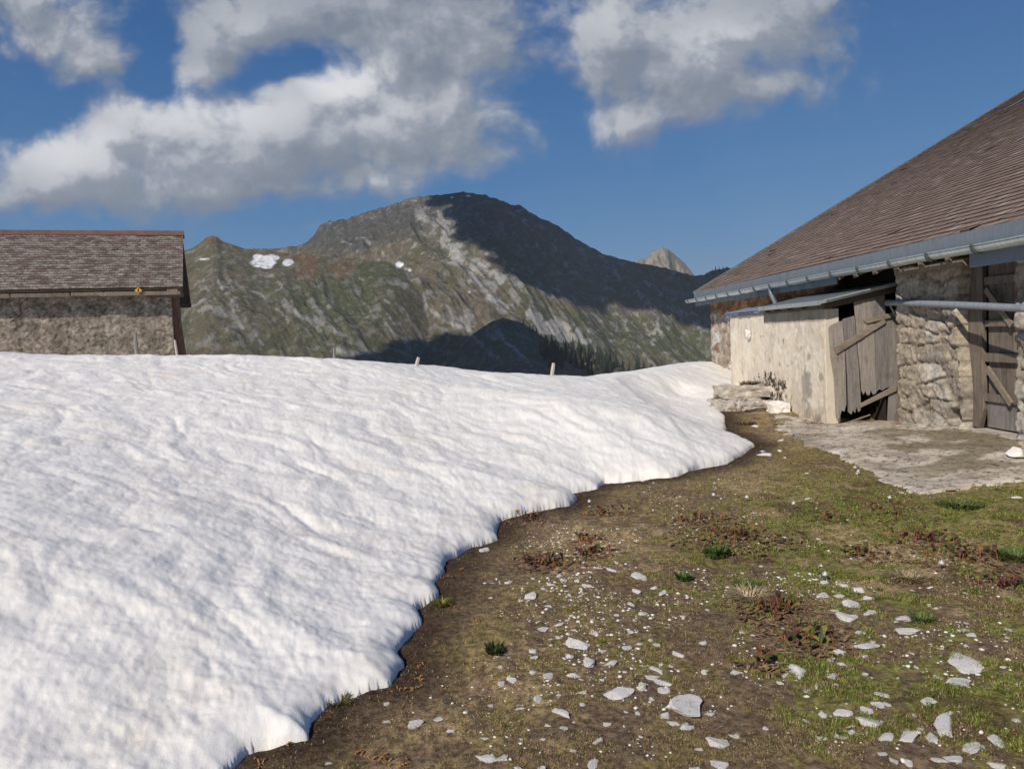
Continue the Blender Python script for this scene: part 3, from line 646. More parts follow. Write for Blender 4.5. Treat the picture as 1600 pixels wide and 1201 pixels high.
# rafters' ends in the gap below the eave, wall plate
mb = MB()
v_ = 9.5
while v_ < 13: MB().box(B(UE+.06, v_, 2.28), U*.9+Z*.45, V*.10, Z*.12).build('rafter', MT['old_wood'], barn); v_ += .62
MB().box(B(UE+.10, 9.3, 2.22), V*1.6, U*.14, Z*.07).build('wall_plate', MT['old_wood'], barn)
# walls
mr1 = rubble_col((.36, .30, .235), (.38, .34, .29), (.60, .57, .53), .06, 1, .2)
masonry('gable_corner', MT['pillar'], barn, B(UW, VF, .0), -V, Z, -U, VF-14.0, 2.36, (.38, .24), .05, step=.045, seed=11, depth=.45,
        colf=lambda S, T_, e, rnd, f1: np.where((T_ > 1.95+.05*np.sin(S*5))[..., None], np.array([.30, .18, .11])*(.6+.6*rnd[..., None]), mr1(S, T_, e, rnd, f1)))
mr2 = rubble_col((.34, .295, .235), (.27, .24, .20), (.46, .43, .39), .0, 2, .30)
def bulge(S, T_, w): return S+.05*np.sin(T_*3.1)*ss(S, w*.5, w)
v0, v1 = 11.42, BU(1499, 600, 6.0)[0]
masonry('stone_pier', MT['pillar'], barn, B(UW, v0, .0), -V, Z, -U, v0-v1, 2.36, (.62, .24), .055, step=.018, seed=23, depth=.5, hole=(v0-BU(1486, 640, 6.0)[0], .27, .17, .14), shape=bulge, colf=mr2, relief=.020)
v2 = BU(1590, 640, 6.0)[0]
masonry('stone_pier', MT['pillar'], barn, B(UW-.02, v2, .05), -V, Z, -U, v2-VN, 2.3, (.45, .22), .06, step=.025, seed=37, depth=.55, shape=None, colf=rubble_col((.34, .30, .245), (.34, .31, .27), (.54, .51, .47), .02, 3, .15), relief=.018)
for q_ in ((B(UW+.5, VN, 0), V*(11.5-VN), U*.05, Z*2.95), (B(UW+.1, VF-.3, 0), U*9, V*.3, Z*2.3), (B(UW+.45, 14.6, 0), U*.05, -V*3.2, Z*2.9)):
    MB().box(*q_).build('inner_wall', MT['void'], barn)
# jamb board and plank door in the recess
UD = 6.22
def boards(px_edges, u_, top, bot, name, mt, parent, th=.035, wav=.015, botf=None):
    mb = MB()
    for a_, b_ in zip(px_edges[:-1], px_edges[1:]):
        va, vb = a_-.004, b_+.004; bz = bot+random.uniform(0, .02)
        n_ = 5; L1 = [B(u_, va+random.uniform(-wav, wav)*.3, bz+(top-bz)*i/n_) for i in range(n_+1)]; L2 = [B(u_, vb+random.uniform(-wav, wav)*.3, bz+(top-bz)*i/n_) for i in range(n_, -1, -1)]
        mb.prism(L1+L2, U*th*random.uniform(.85, 1.1))
    return mb.build(name, mt, parent, bevel=.003)
vj0, vj1 = BU(1497, 560, UD-.07)[0], BU(1536, 560, UD-.07)[0]
mb = MB(); zb = BU(1515, 663, UD-.07)[1]
mb.prism([B(UD-.07, vj0, 2.45), B(UD-.07, vj0+.03, 1.6), B(UD-.07, vj0-.01, .9), B(UD-.07, vj0+.01, .45), B(UD-.07, vj0-.09, zb), B(UD-.07, vj1+.08, zb-.02), B(UD-.07, vj1, .42), B(UD-.07, vj1+.02, 1.4), B(UD-.07, vj1, 2.45)], U*.06)
mb.build('door_jamb', MT['old_wood'], barn, bevel=.004)
vd0, vd1 = vj1, v2-.35; nb_ = 5
bd = tag(empty('x', (0,0,0), None, None)) if False else None
ed = list(np.linspace(vd0, vd1, nb_+1)); zdb = .19
door = boards(ed, UD, 2.45, zdb, 'stable_door', MT['old_wood'], barn)
low = boards(list(np.linspace(vd0-.01, vd1, 4)), UD-.028, .52, zdb-.01, 'lower_boards', MT['grey_wood'], door, th=.026)
def rail(z0, h, z1=None):
    mb = MB(); mb.box(B(UD-.035, vd0-.02, z0), V*(vd1-vd0), -U*.03, Z*h)
    for k_ in np.linspace(.08, .92, 5): mb.tube([B(UD-.062, vd0+(vd1-vd0)*k_, z0+h/2), B(UD-.07, vd0+(vd1-vd0)*k_, z0+h/2)], .009, 6)
    return mb.build('rail', MT['old_wood'], door, bevel=.004)
for z0, h in ((.52, .10), (1.02, .11), (1.46, .08), (1.98, .10)): rail(z0, h)
def dbrace(pa, pb, w=.08):
    a_ = BU(pa[0], pa[1], UD-.06); b_ = BU(pb[0], pb[1], UD-.06); mb = MB(); p_ = B(UD-.066, *a_); q_ = B(UD-.066, *b_); d = q_-p_; s_ = np.cross(d, U); s_ /= np.linalg.norm(s_)
    mb.box(p_-s_*w/2, d, s_*w, -U*.028); mb.build('door_brace', MT['brace'], door, bevel=.003)
dbrace((1545,575), (1583,632)); dbrace((1543,452), (1584,508))
mb = MB(); mb.box(B(UD-.3, vj1+.05, .06), -V*(vj1-v2+.1), U*.34, Z*.11); tag(mb.build('threshold', MT['step'], barn, bevel=.02), 'worn brownish door sill')
# rough stones at the foot of the pier
# ---------------------------------------------------------------- concrete lean-to with the broken plank door
UA, VA, VB_ = 5.1, 11.85, 16.7
lean = empty('lean_to', tuple(B(5.5, 13, 0)), 'cream rendered concrete lean-to with broken grey plank door, built against the barn', 'shed')
def ccol(S, T_, e, rnd, f1):
    c = np.ones(S.shape+(3,)); n = fbm(S*6, T_*6, 4, 300)
    def sp(cs, ct, rs_, rt_): return ss(1-np.hypot((S-cs)/rs_, (T_-ct)/rt_)+.55*n, 0, .12)
    L0 = VB_-VA; s_of = lambda v: VB_-v
    a1 = BU(1260, 600, UA); a2 = BU(1205, 598, UA); a3 = BU(1258, 570, UA)
    g1 = sp(s_of(a1[0]), a1[1], .16, .36)[..., None]; c = c*(1-g1)+np.array([.50, .53, .56])*g1
    m1 = (sp(s_of(a2[0]), a2[1]-.05, .85, .27)*ss(fbm(S*7, T_*8, 5, 305, .7), -.45, .05))[..., None]; c = c*(1-m1)+np.array([.07, .055, .045])*m1
    b1 = ss(T_, .42, .02)*ss(fbm(S*7, T_*4, 4, 311), -.35, .2); b1 = (b1*.8)[..., None]; c = c*(1-b1)+np.array([.22, .18, .13])*b1
    for cs, ct, r_ in ((2.9, .95, .05), (3.1, 1.35, .05), (4.2, 1.1, .07), (3.9, 1.25, .04), (4.65, .8, .09), (1.6, 1.5, .03), (2.4, 1.0, .05)): w = sp(cs, ct, r_, r_*.8)[..., None]*.7; c = c*(1-w)+np.array([.42, .38, .34])*w
    for zl in (.42, .98, 1.33): w = np.exp(-((T_-zl-.01*np.sin(S*3))/.009)**2)[..., None]*.35; c = c*(1-w)+np.array([1.15, 1.1, 1.0])*w
    # narrow dark cracks
    gs = ss(fbm(S*1.7, T_*1.2, 5, 340, .62), .12, .5)[..., None]*.35; c = c*(1-gs)+np.array([.62, .60, .58])*gs
    ck = np.exp(-(np.abs(perlin(S*2.2, T_*2.8, 320))/.02)**2)*ss(fbm(S*1.1, T_*1.1, 2, 322), .0, .3); c = c*(1-.35*ck[..., None])
    return c*(1-.55*ss(T_, 1.66, 1.7)*ss(S, 2.1, 2.15))[..., None]  # wall top under the tin roof darkened, the roof's shadow painted in
def cshape(S, T_, w): return S
cw = masonry('side_wall', MT['conc'], lean, B(UA, VB_, -.05), -V, Z, -U, VB_-VA, 1.87, (.9, .7), .006, step=.03, seed=41, depth=.22, colf=ccol, relief=.009)
mb = MB(); mb.box(B(UA-.004, VA+.001, -.05), U*.215, -V*.012, Z*1.86); o_ = mb.build('wall_end', MT['conc'], lean, bevel=.006); attr(o_, 'Col', np.full((len(o_.data.vertices), 3), .93))
masonry('end_wall', MT['conc'], lean, B(UA+.01, VB_-.01, -.05), U, Z, V, UW-UA+.2, 1.87, (.9, .7), .006, step=.06, seed=43, depth=.2)
# rear low roof of the lean-to, with loose blue-grey slates
mb = MB(); mb.prism([B(UA-.06, 14.35, 1.84), B(UA-.06, VB_+.05, 1.84), B(UW, VB_+.05, 2.02), B(UW, 14.35, 2.02)], Z*.03); mb.build('low_roof', MT['bluep'], lean)
sl = MB()
for i in range(9):
    v_ = 14.4+i*.26; sl.box(B(UA-.09+random.uniform(-.02, .02), v_, 1.875+random.uniform(0, .012)), V*.24, U*.5+Z*.10, Z*.012)
tag(sl.build('slates', MT['bluep'], lean), 'loose blue grey slates')
mb = MB(); mb.box(B(UA-.05, 14.3, 1.83), V*1.7, U*.10+Z*.01, Z*.05); mb.build('eave_board', MT['red_wood'], lean)
# tin sheet roof over the front half
zl, zr_ = 1.915, 2.17
tr = MB(); tr.prism([B(4.93, 11.62, zl), B(4.93, 14.35, zl), B(6.25, 14.35, zr_+.02), B(6.25, 11.62, zr_)], Z*.022)
tin = tr.build('tin_roof', MT['tin'], lean)
mb = MB(); mb.box(B(4.93, 11.6, zl-.03), U*1.32+Z*(zr_-zl), -V*.012, Z*.055); mb.box(B(4.918, 11.6, zl-.045), V*2.75, U*.011, Z*.07); mb.box(B(5.0, 11.56, zl+.018), U*.95+Z*(zr_-zl)*.72, V*.07, Z*.018); mb.build('drip_edge', MT['gutter'], tin)
mb = MB(); mb.box(B(5.02, 11.70, 1.80), U*1.2+Z*.235, V*.07, Z*.085); mb.box(B(5.1, 11.95, 1.82), V*2.3, U*.09, Z*.07); mb.box(B(5.12, 13.9, 1.83), V*.1, U*.9+Z*.2, Z*.08)
for v_ in (12.5, 13.1, 13.7): mb.box(B(5.0, v_, 1.83), V*.07, U*1.1+Z*.24, Z*.06)
mb.build('roof_beams', MT['dark_wood'], lean, bevel=.004)
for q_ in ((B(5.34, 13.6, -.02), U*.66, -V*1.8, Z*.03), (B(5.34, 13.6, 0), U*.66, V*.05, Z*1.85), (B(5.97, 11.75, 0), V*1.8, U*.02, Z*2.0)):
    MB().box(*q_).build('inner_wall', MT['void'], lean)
VD = 11.72
def bp(px, py, v=VD): u_, z_ = BV(px, py, v); return B(u_, v, z_)
plankdoor = empty('door', (0, 0, 0), None, None); plankdoor.parent = lean; plankdoor.location = Vector(B(5.7, VD, 0))-lean.location
def C2(x_, y_): return (1280+x_/3.3375, 380+y_/3.3375)
def plank(pts, v=VD, th=.024, name='plank', mt='grey_wood'):
    mb = MB(); mb.prism([bp(*C2(*p_), v) for p_ in pts], V*th); return mb
allp = MB()
for k_, pts in enumerate([[(50,440),(60,428),(95,412),(122,404),(134,560),(140,700),(142,840),(132,878),(118,870),(108,905),(95,925),(88,900),(78,700),(60,590)],
            [(124,395),(184,378),(196,520),(206,640),(216,780),(218,868),(205,880),(196,850),(188,885),(176,870),(168,893),(152,880),(148,700),(138,560)],
            [(182,300),(222,288),(236,430),(246,560),(250,700),(254,795),(240,770),(232,790),(222,770),(216,690),(200,520)],
            [(222,288),(262,276),(284,430),(292,560),(296,700),(298,780),(282,790),(270,765),(262,795),(252,785),(246,560),(236,430)],
            [(262,276),(342,252),(348,400),(356,560),(366,750),(346,756),(330,768),(312,760),(300,775),(294,560),(284,430)],
            [(346,372),(412,372),(408,560),(404,748),(402,945),(356,940),(366,752),(358,560)]]):
    pl_ = plank(pts, VD+.004*(k_ % 3), .022)
    n0 = len(allp.v); allp.v += pl_.v; allp.f += [tuple(i+n0 for i in f_) for f_ in pl_.f]
allp.build('planks', MT['grey_wood'], plankdoor, bevel=.002)
for pts, lab in ([[(232,405),(238,396),(398,358),(408,368),(404,382),(250,418)], None], [[(78,546),(335,398),(348,402),(346,418),(92,578)], None], [[(212,838),(396,742),(406,748),(404,770),(214,858)], None]):
    plank(pts, VD-.03, .028).build('batten', MT['brace'], plankdoor, bevel=.003)
mb = MB(); mb.prism([bp(*C2(408, 330)), bp(*C2(440, 325)), bp(*C2(436, 925)), bp(*C2(404, 945))], V*.09); mb.build('door_post', MT['old_wood'], lean, bevel=.006)
mb = MB(); mb.tube([B(5.22, 11.60, .03), B(5.75, 11.78, .14)], .012, 6)
tag(mb.build('fallen_stick', MT['brace']), 'thin pale stick leaning in the gap under the broken door', 'stick')
# hook stone on the wall
def rockmesh(r, seed, sq=(1, 1, .6), n=13, sub=0):
    rg = np.random.default_rng(seed); bm = bmesh.new(); bmesh.ops.create_icosphere(bm, subdivisions=3, radius=1); bm.verts.index_update()
    v = np.array([q.co[:] for q in bm.verts]); f = [[q.index for q in fc.verts] for fc in bm.faces]; bm.free()
    for k in range(n+4):            # knock flat facets off the lump
        d = rg.normal(size=3); d /= np.linalg.norm(d); h = rg.uniform(.34, .80); t = v@d; v = v-np.maximum(t-h, 0)[:, None]*d*.96
    v = v*(1+(.16*fbm(v[:, 0]*1.6+seed*.7, v[:, 1]*1.6+v[:, 2]*1.4, 3, seed % 50)[:, None]+.03*fbm(v[:, 0]*7+seed, v[:, 1]*7-v[:, 2]*5, 2, 7)[:, None]))
    return v*np.array(sq)*r*1.35, f
a_ = BU(1172, 524, UA); v_, f_ = rockmesh(.13, 5, (.55, .9, .85)); o_ = mk('wall_stone', v_+B(UA-.05, a_[0], a_[1]), f_, MT['limestone'], lean)
tag(o_, 'pale stone jutting out of the render')

# stone steps beside the lean-to
stp = empty('stone_steps', tuple(B(4.5, 13.9, 0)), 'two rough stone steps with moss between melting snow and the cream wall', 'steps')
def slab(u0, u1, v0_, v1_, z0, z1, name, mt, seed, lab=None):
    bm = bmesh.new(); bmesh.ops.create_cube(bm, size=1); bmesh.ops.subdivide_edges(bm, edges=bm.edges, cuts=9, use_grid_fill=True)
    v = np.array([q.co[:] for q in bm.verts]); bm.verts.index_update(); f = [[q.index for q in fc.verts] for fc in bm.faces]; bm.free()
    uu = (u0+u1)/2+v[:, 0]*(u1-u0); vv = (v0_+v1_)/2+v[:, 1]*(v1_-v0_); zz = (z0+z1)/2+v[:, 2]*(z1-z0)
    rr = 1-.10*np.clip(np.abs(v[:, 0])+np.abs(v[:, 1])+np.abs(v[:, 2])-1.1, 0, 1)
    n = (.02 if seed == 5 else .055)*fbm(uu*5+seed, zz*7+vv*4, 4, 400+seed)+.03*ridged(uu*6, vv*6+zz*9, 3, 410+seed)-.02
    pos = np.array([B(*t) for t in zip((u0+u1)/2+(uu-(u0+u1)/2)*rr, (v0_+v1_)/2+(vv-(v0_+v1_)/2)*rr, (z0+z1)/2+(zz-(z0+z1)/2)*rr)])
    d = v/np.linalg.norm(v, axis=1)[:, None]; pos += n[:, None]*(d[:, :1]*U+d[:, 1:2]*V+d[:, 2:]*Z)
    return tag(mk(name, pos, f, mt, stp), lab)
slab(4.14, 5.07, 14.2, 14.8, .26, .47, 'upper_step', MT['step'], 1)
slab(4.0, 4.30, 13.5, 14.2, -.05, .25, 'step_block', MT['step'], 2)
slab(4.27, 4.74, 13.35, 14.2, .13, .245, 'step_block', MT['step'], 3)
slab(4.30, 4.70, 13.45, 14.1, -.06, .15, 'step_block', MT['step'], 4)
slab(4.70, 5.06, 13.22, 13.8, -.02, .235, 'step_block', MT['limestone'], 5, 'whitest block at the right end')
slab(4.05, 5.08, 13.6, 14.9, -.1, .21, 'step_core', MT['step'], 6)

# metal pole along the barn wall
mb = MB(); pA = B(BV(1386, 473, 11.66)[0], 11.66, BV(1386, 473, 11.66)[1]); pB = B(BV(1600, 482, 8.2)[0], 8.2, BV(1600, 482, 8.2)[1]); dd = (pB-pA)
mb.tube([pA+dd*t+Z*.012*math.sin(t*3) for t in np.linspace(0, 1.35, 14)], .042, 16)
pole = mb.build('metal_pole', MT['pole'], smooth=True); tag(pole, 'long grey galvanised pole reaching from the plank door along the barn wall', 'pole')
mb = MB(); mb.tube([pA+dd*.02+V*.0, pA+U*.14-Z*.22], .016, 8); mb.tube([pA+dd*.01, pA+dd*.03], .05, 16); mb.build('pole_stay', MT['pole'], pole)
mb = MB(); mb.tube([pA+dd*1.33, pA+dd*1.33-Z*2.0], .03, 10); mb.build('pole_leg', MT['pole'], pole)
def gz(x_, y_): return float(ground_z(np.array([x_]), np.array([y_]))[0])

# concrete apron in front of the barn
PADP = [(1222,668),(1262,690),(1300,702),(1335,716),(1372,735),(1400,748),(1432,756),(1480,757),(1530,752),(1640,748),(1900,760)]
pad2 = [uv_of(*onz(a, b, .08)[:2]) for a, b in PADP]+[(6.15, 6.0), (6.15, 11.85), (5.0, 12.9), (4.7, 13.1)]
us = np.arange(2.6, 6.2, .035); vs_ = np.arange(5.5, 13.3, .035); UU, VV = np.meshgrid(us, vs_, indexing='ij')
ins = np.zeros(UU.shape, bool); best = np.full(UU.shape, 9.)
for i in range(len(pad2)):
    (ax, ay_), (bx, by) = pad2[i], pad2[i-1]
    if ay_ != by: ins ^= ((ay_ > VV) != (by > VV)) & (UU < (bx-ax)*(VV-ay_)/(by-ay_)+ax)
    dx, dy = bx-ax, by-ay_; t = np.clip(((UU-ax)*dx+(VV-ay_)*dy)/(dx*dx+dy*dy+1e-9), 0, 1); best = np.minimum(best, np.hypot(UU-ax-t*dx, VV-ay_-t*dy))
sd = np.where(ins, best, -best)+.10*fbm(UU*2.5, VV*2.5, 4, 501)
XX = UU*U[0]+VV*V[0]; YY = UU*U[1]+VV*V[1]
ZZ = ground_z(XX, YY)+np.where(sd > 0, .012+.012*ss(sd, 0, .1)+.006*fbm(UU*9, VV*9, 3, 505), -.03)
Fp = gridf(len(us), len(vs_)); kp = (sd.ravel()[Fp] > -.04).all(1)
def m_pad():
    m, T, b = mat('worn_concrete', .92, .2); p = obc(T); n = T.noise(p, 1.6, 7, .65); n2 = T.noise(p, 16, 7, .72); ca = T.n('ShaderNodeAttribute', {'attribute_name': 'Col'}, 0)
    c = T.mix(T.mr(n, .3, .7), (.50, .43, .34), (.68, .61, .52)); c = T.mix(1, c, ca, 'MULTIPLY')
    c = T.mix(T.mr(n2, .50, .62, 0, .85), c, (.075, .06, .045)); c = T.mix(T.mr(T.noise(p, 60, 3, .6), .62, .7, 0, .8), c, (.5, .46, .4)); fin_(T, b, c, n2, .02, .9); return m
pc = np.ones(UU.shape+(3,)); ms = ss(fbm(UU*1.1, VV*1.1, 4, 510)+.5*ss(VV, 11.2, 9.2)*ss(UU, 4.2, 5.2)-.15, .0, .35)*ss(UU, 3.6, 4.6)
pc = mixc(pc, np.array([.30, .29, .17]), ms*.75); dk = ss(fbm(UU*1.9, VV*1.9, 4, 515), .15, .5); pc = mixc(pc, np.array([.42, .38, .36]), dk*.6)
pad = mk('concrete_pad', np.stack([XX, YY, ZZ], -1).reshape(-1, 3), Fp[kp], m_pad(), smooth=True); tag(pad, kind='structure'); attr(pad, 'Col', pc.reshape(-1, 3))

# ---------------------------------------------------------------- left cabin
def PL(px, py, Y): return P(px, py, Y)
e1 = np.array([.94, .342, 0]); e1 /= np.linalg.norm(e1); n1 = np.array([-e1[1], e1[0], 0])   # e1 along the front, n1 to the back
fr = P(284, 449, 22.0); rd = P(290, 363, 24.2); bk_ = fr+n1*4.9; 
cab = empty('cabin', (fr[0], fr[1], 0), 'low stone hut with lichened brown shingle roof behind the snow bank', 'hut')
zc_e, zc_r = fr[2], rd[2]+.02; LEN = 13.0; half = 2.45
right = fr-e1*0; eo = fr-e1*LEN
upc = n1*half+Z*(zc_r-zc_e); rl = np.linalg.norm(upc); upc = upc/rl; nc_ = np.cross(e1, upc); nc_ = nc_ if nc_[2] > 0 else -nc_
mb = MB(); mb.box(eo-nc_*.07, e1*LEN, upc*rl, nc_*.055)
upb = n1*half-Z*(zc_r-zc_e); mb.box(eo+upc*rl-nc_*.07, e1*LEN, upb*1.08, nc_*.05); croof = mb.build('roof', MT['dark_wood'], cab)
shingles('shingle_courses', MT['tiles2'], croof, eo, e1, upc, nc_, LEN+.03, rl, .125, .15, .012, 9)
upb_u = -upb/np.linalg.norm(upb)
mb = MB(); ro = eo+upc*rl; mb.prism([ro-upc*.24+nc_*.035, ro+Z*.05, ro+upb*.1+Z*.02, ro-Z*.05], e1*(LEN+.05)); tag(mb.build('ridge_cap', MT['rust'], croof), 'rusty orange ridge cap')
mb = MB(); t_ = 0
while t_ < LEN-.3:
    l_ = random.uniform(.7, 1.9); l_ = min(l_, LEN-.08-t_); a_ = eo+e1*t_-Z*random.uniform(.17, .20)+n1*random.uniform(.02, .05); mb.box(a_, e1*(l_-.03)+Z*random.uniform(-.015, .015), n1*.05, Z*random.uniform(.09, .14)); t_ += l_
mb.box(eo-Z*.20+n1*.0+e1*(LEN-2.1), e1*2.05, n1*.05, Z*.10); tag(mb.build('eave_board', MT['old_wood'], cab, bevel=.01), 'split grey eave beam')
zg = .8; WO = .42
wo_ = eo+n1*WO; wo_ = np.array([wo_[0], wo_[1], zg])
def cabcol(S, T_, e, rnd, f1):
    base = rubble_col((.27, .232, .188), (.26, .225, .18), (.36, .33, .30), .04, 5, .62)(S, T_, e, rnd, f1)
    ck = np.exp(-((np.abs(S-(LEN-4.9)-.9*(T_-1.2)+.12*np.sin(T_*9)))/.025)**2)*ss(T_, .7, .9)
    return base*(1-.75*ck[..., None])*(1+.35*fbm(S*2.2, T_*2.2, 5, 230, .7))[..., None]*(1-.35*ss(fbm(S*8, T_*8, 4, 236, .7), .15, .5))[..., None]
masonry('front_wall', MT['rubble'], cab, wo_, e1, Z, -n1, LEN-.32, zc_e-zg-.10, (.42, .2), .012, step=.03, seed=61, depth=.3, colf=cabcol, relief=.013)
ge = wo_+e1*(LEN-.34); masonry('gable_wall', MT['rubble'], cab, ge+n1*.3, n1, Z, e1, 3.8, zc_e-zg-.12, (.42, .24), .06, step=.08, seed=67, depth=.2, colf=rubble_col((.24, .19, .13), (.27, .24, .2), (.42, .39, .35), .08, 5, .12))
g0 = ge+Z*(zc_e-zg-.14)+n1*.05; mb = MB(); mb.prism([g0, g0+n1*3.95, g0+n1*2.0+Z*(zc_r-zc_e-.2)], e1*.04); mb.build('gable_boards', MT['dark_wood'], cab)
mb = MB()
for s_, dz in ((.0, 0),): mb.box(right-nc_*.16-e1*.05, upc*rl, e1*.05, nc_*.13); mb.box(right+upc*rl-nc_*.17-e1*.05, upb*1.08, e1*.05, nc_*.13*np.array([1, 1, 1]))
mb.box(right-e1*.9-Z*.25+n1*.2, e1*.92, n1*.12, Z*.13); mb.box(right+n1*4.75-Z*.33-e1*.9, e1*.92, n1*.14, Z*.14)
mb.build('barge_boards', MT['dark_wood'], cab)
a_ = P(262, 458, 22.3); b_ = P(279, 560, 22.5)
mb = MB(); mb.prism([a_, a_+e1*.24, b_+e1*.20, b_], n1*.16); tag(mb.build('corner_post', MT['red_wood'], cab, bevel=.01), 'reddish corner post')
a_ = P(268, 462, 22.6); b_ = P(284, 560, 22.9); mb = MB(); mb.prism([a_, a_+e1*.16, b_+e1*.14, b_], n1*.05); mb.build('leaning_plank', MT['old_wood'], cab)
# yellow way-mark on the eave
sc_ = eo-Z*.13+e1*(LEN-1.27); d_ = ray(216, 453.5); o_e = np.array([0, 0, EYE]); sg = o_e+d_*(np.dot(fr-n1*.05-o_e, n1)/np.dot(d_, n1))
mb = MB(); r = .10
sgo = MB(); sgo.prism([sg-e1*r, sg-Z*r*.82, sg+e1*r, sg+Z*r*.82], n1*.015); sgo = sgo.build('trail_sign', MT['yellow']); tag(sgo, 'yellow diamond trail marker with black walker fixed to the hut eave', 'sign')
mk_ = MB(); q = sg-n1*.004
mk_.prism([q+e1*.012+Z*.055, q-e1*.012+Z*.055, q-e1*.014+Z*.033, q+e1*.014+Z*.033], n1*.003)
mk_.prism([q+e1*.020+Z*.028, q-e1*.018+Z*.028, q-e1*.014-Z*.018, q+e1*.014-Z*.018], n1*.003)
mk_.prism([q-e1*.002-Z*.016, q-e1*.014-Z*.016, q-e1*.026-Z*.060, q-e1*.014-Z*.060], n1*.003); mk_.prism([q+e1*.014-Z*.016, q+e1*.002-Z*.016, q+e1*.014-Z*.060, q+e1*.026-Z*.060], n1*.003)
mk_.build('walker_mark', MT['black'], sgo)

# ---------------------------------------------------------------- fence posts standing in the snow
def post(p_top, p_bot, Y, w, label, mt, grp='fence posts half buried in the snow'):
    a_ = P(*p_top, Y); b_ = P(*p_bot, Y); d = b_-a_; b_ = b_+d*.9
    mb = MB(); r_ = w/2; pts = [a_+(b_-a_)*t for t in np.linspace(0, 1, 6)]; mb.tube([pts[0]+np.array([0, 0, .0])]+pts[1:], [r_*.8]+[r_]*5, 7)
    o_ = mb.build('fence_post', MT[mt], loc=tuple(b_)); tag(o_, label, 'post', grp)
post((865,567), (862,590), 14.8, .075, 'pale peeling fence post at the low point of the snow crest', 'white_paint')
post((654,558), (650,574), 14.4, .072, 'short grey leaning post midway along the snow crest', 'white_paint')
post((523,542), (522,562), 14.8, .055, 'weathered upright post nearest to the hut side of the crest', 'grey_wood')
post((273,531), (277,557), 15.2, .05, 'pale thin stake before the hut corner post', 'white_paint')
post((211,519), (214,556), 15.2, .07, 'brown grey stake before the hut front wall', 'grey_wood')
post((297,550), (298,558), 15.2, .03, 'tiny dark stump tip just right of the hut', 'dark_wood')

# ---------------------------------------------------------------- spruces on the far slope
def spruce_mesh(seed):
    rg = np.random.default_rng(seed); vs = []; fs = []; H = 24.0
    for k in range(7): a_ = 2*math.pi*k/7; vs += [(.35*math.cos(a_), .35*math.sin(a_), -2), (.1*math.cos(a_), .1*math.sin(a_), H*.9)]
    for k in range(7): j = (k+1) % 7; fs.append((2*k, 2*j, 2*j+1, 2*k+1))
    lv = 15
    for i in range(lv):
        t = i/lv; z_ = 1.5+H*t*.93; rad = (4.0*(1-t)**.85+.35)*rg.uniform(.8, 1.15); nb2 = max(6, int(13*(1-t)+4))
        for b_ in range(nb2):
            a_ = rg.uniform(0, 6.28); r_ = rad*rg.uniform(.65, 1.15); w = .32*r_+.35; ca, sa = math.cos(a_), math.sin(a_); n = len(vs); dz = rg.uniform(1.0, 2.0)
            vs += [(0, 0, z_+1.6), (ca*r_*.6-sa*w, sa*r_*.6+ca*w, z_+.2), (ca*r_, sa*r_, z_-dz), (ca*r_*.6+sa*w, sa*r_*.6-ca*w, z_+.2), (ca*r_*.35, sa*r_*.35, z_-1.2)]
            fs += [(n, n+1, n+2, n+3), (n+1, n+4, n+2), (n+2, n+4, n+3)]
    return vs, fs
protos = []
for s_ in range(4):
    v_, f_ = spruce_mesh(900+s_); me = bpy.data.meshes.new('spruce'); me.from_pydata(v_, [], f_); me.update(); me.materials.append(MT['spruce']); protos.append(me)
def spruce(px, py, sc, label, grp):
    h = hit(px, py); o_ = bpy.data.objects.new('spruce_tree', random.choice(protos)); COL.objects.link(o_); o_.location = (h[0], h[1], h[2]-1)
    s_ = sc*h[1]/F/24.0; o_.scale = (s_*.95, s_*.95, s_*random.uniform(.9, 1.1)); o_.rotation_euler = (0, 0, random.uniform(0, 6.28)); tag(o_, label, 'tree', grp)
FOR = [(872,545),(905,545),(940,560),(975,575),(1010,590),(1015,605),(880,605),(850,560)]
cnt = 0
while cnt < 120:
    px, py = random.uniform(845, 1020), random.uniform(530, 606)
    lo = np.interp(px, [850,880,920,960,1015], [541,546,556,572,586]); hi = lo+28
    if lo < py < hi+random.uniform(-4, 8): spruce(px, py, random.uniform(17, 26), 'dark spruce in the dense stand at the foot of the mountain', 'spruces of the dense stand'); cnt += 1
for px, py in [(818,505),(828,512),(838,520),(846,527),(855,534),(864,540),(833,516),(869,548)]: spruce(px, py+2, random.uniform(7, 12), 'small spruce in the thin row climbing the spur above the dense stand', 'spruces along the spur edge')
for px, py, s_ in [(1047,492,12),(1059,502,9),(1083,486,13),(1090,490,15),(1097,495,17),(1104,487,16),(1110,492,15),(1098,508,12),(1100,476,8),(1078,490,8),(1115,486,14),(1020,480,5)]: spruce(px, py, s_, 'single dark spruce on the shaded slope left of the barn eave', 'spruces on the shaded slope')
for px, py, s_ in [(1058,432,9),(1064,433,8),(1072,435,8),(1107,437,8),(1113,430,10),(1118,428,12),(1124,427,11),(1130,426,11),(1136,425,9)]: spruce(px, py, s_, 'tiny dark spruce on the saddle under the far peak', 'spruces on the saddle')

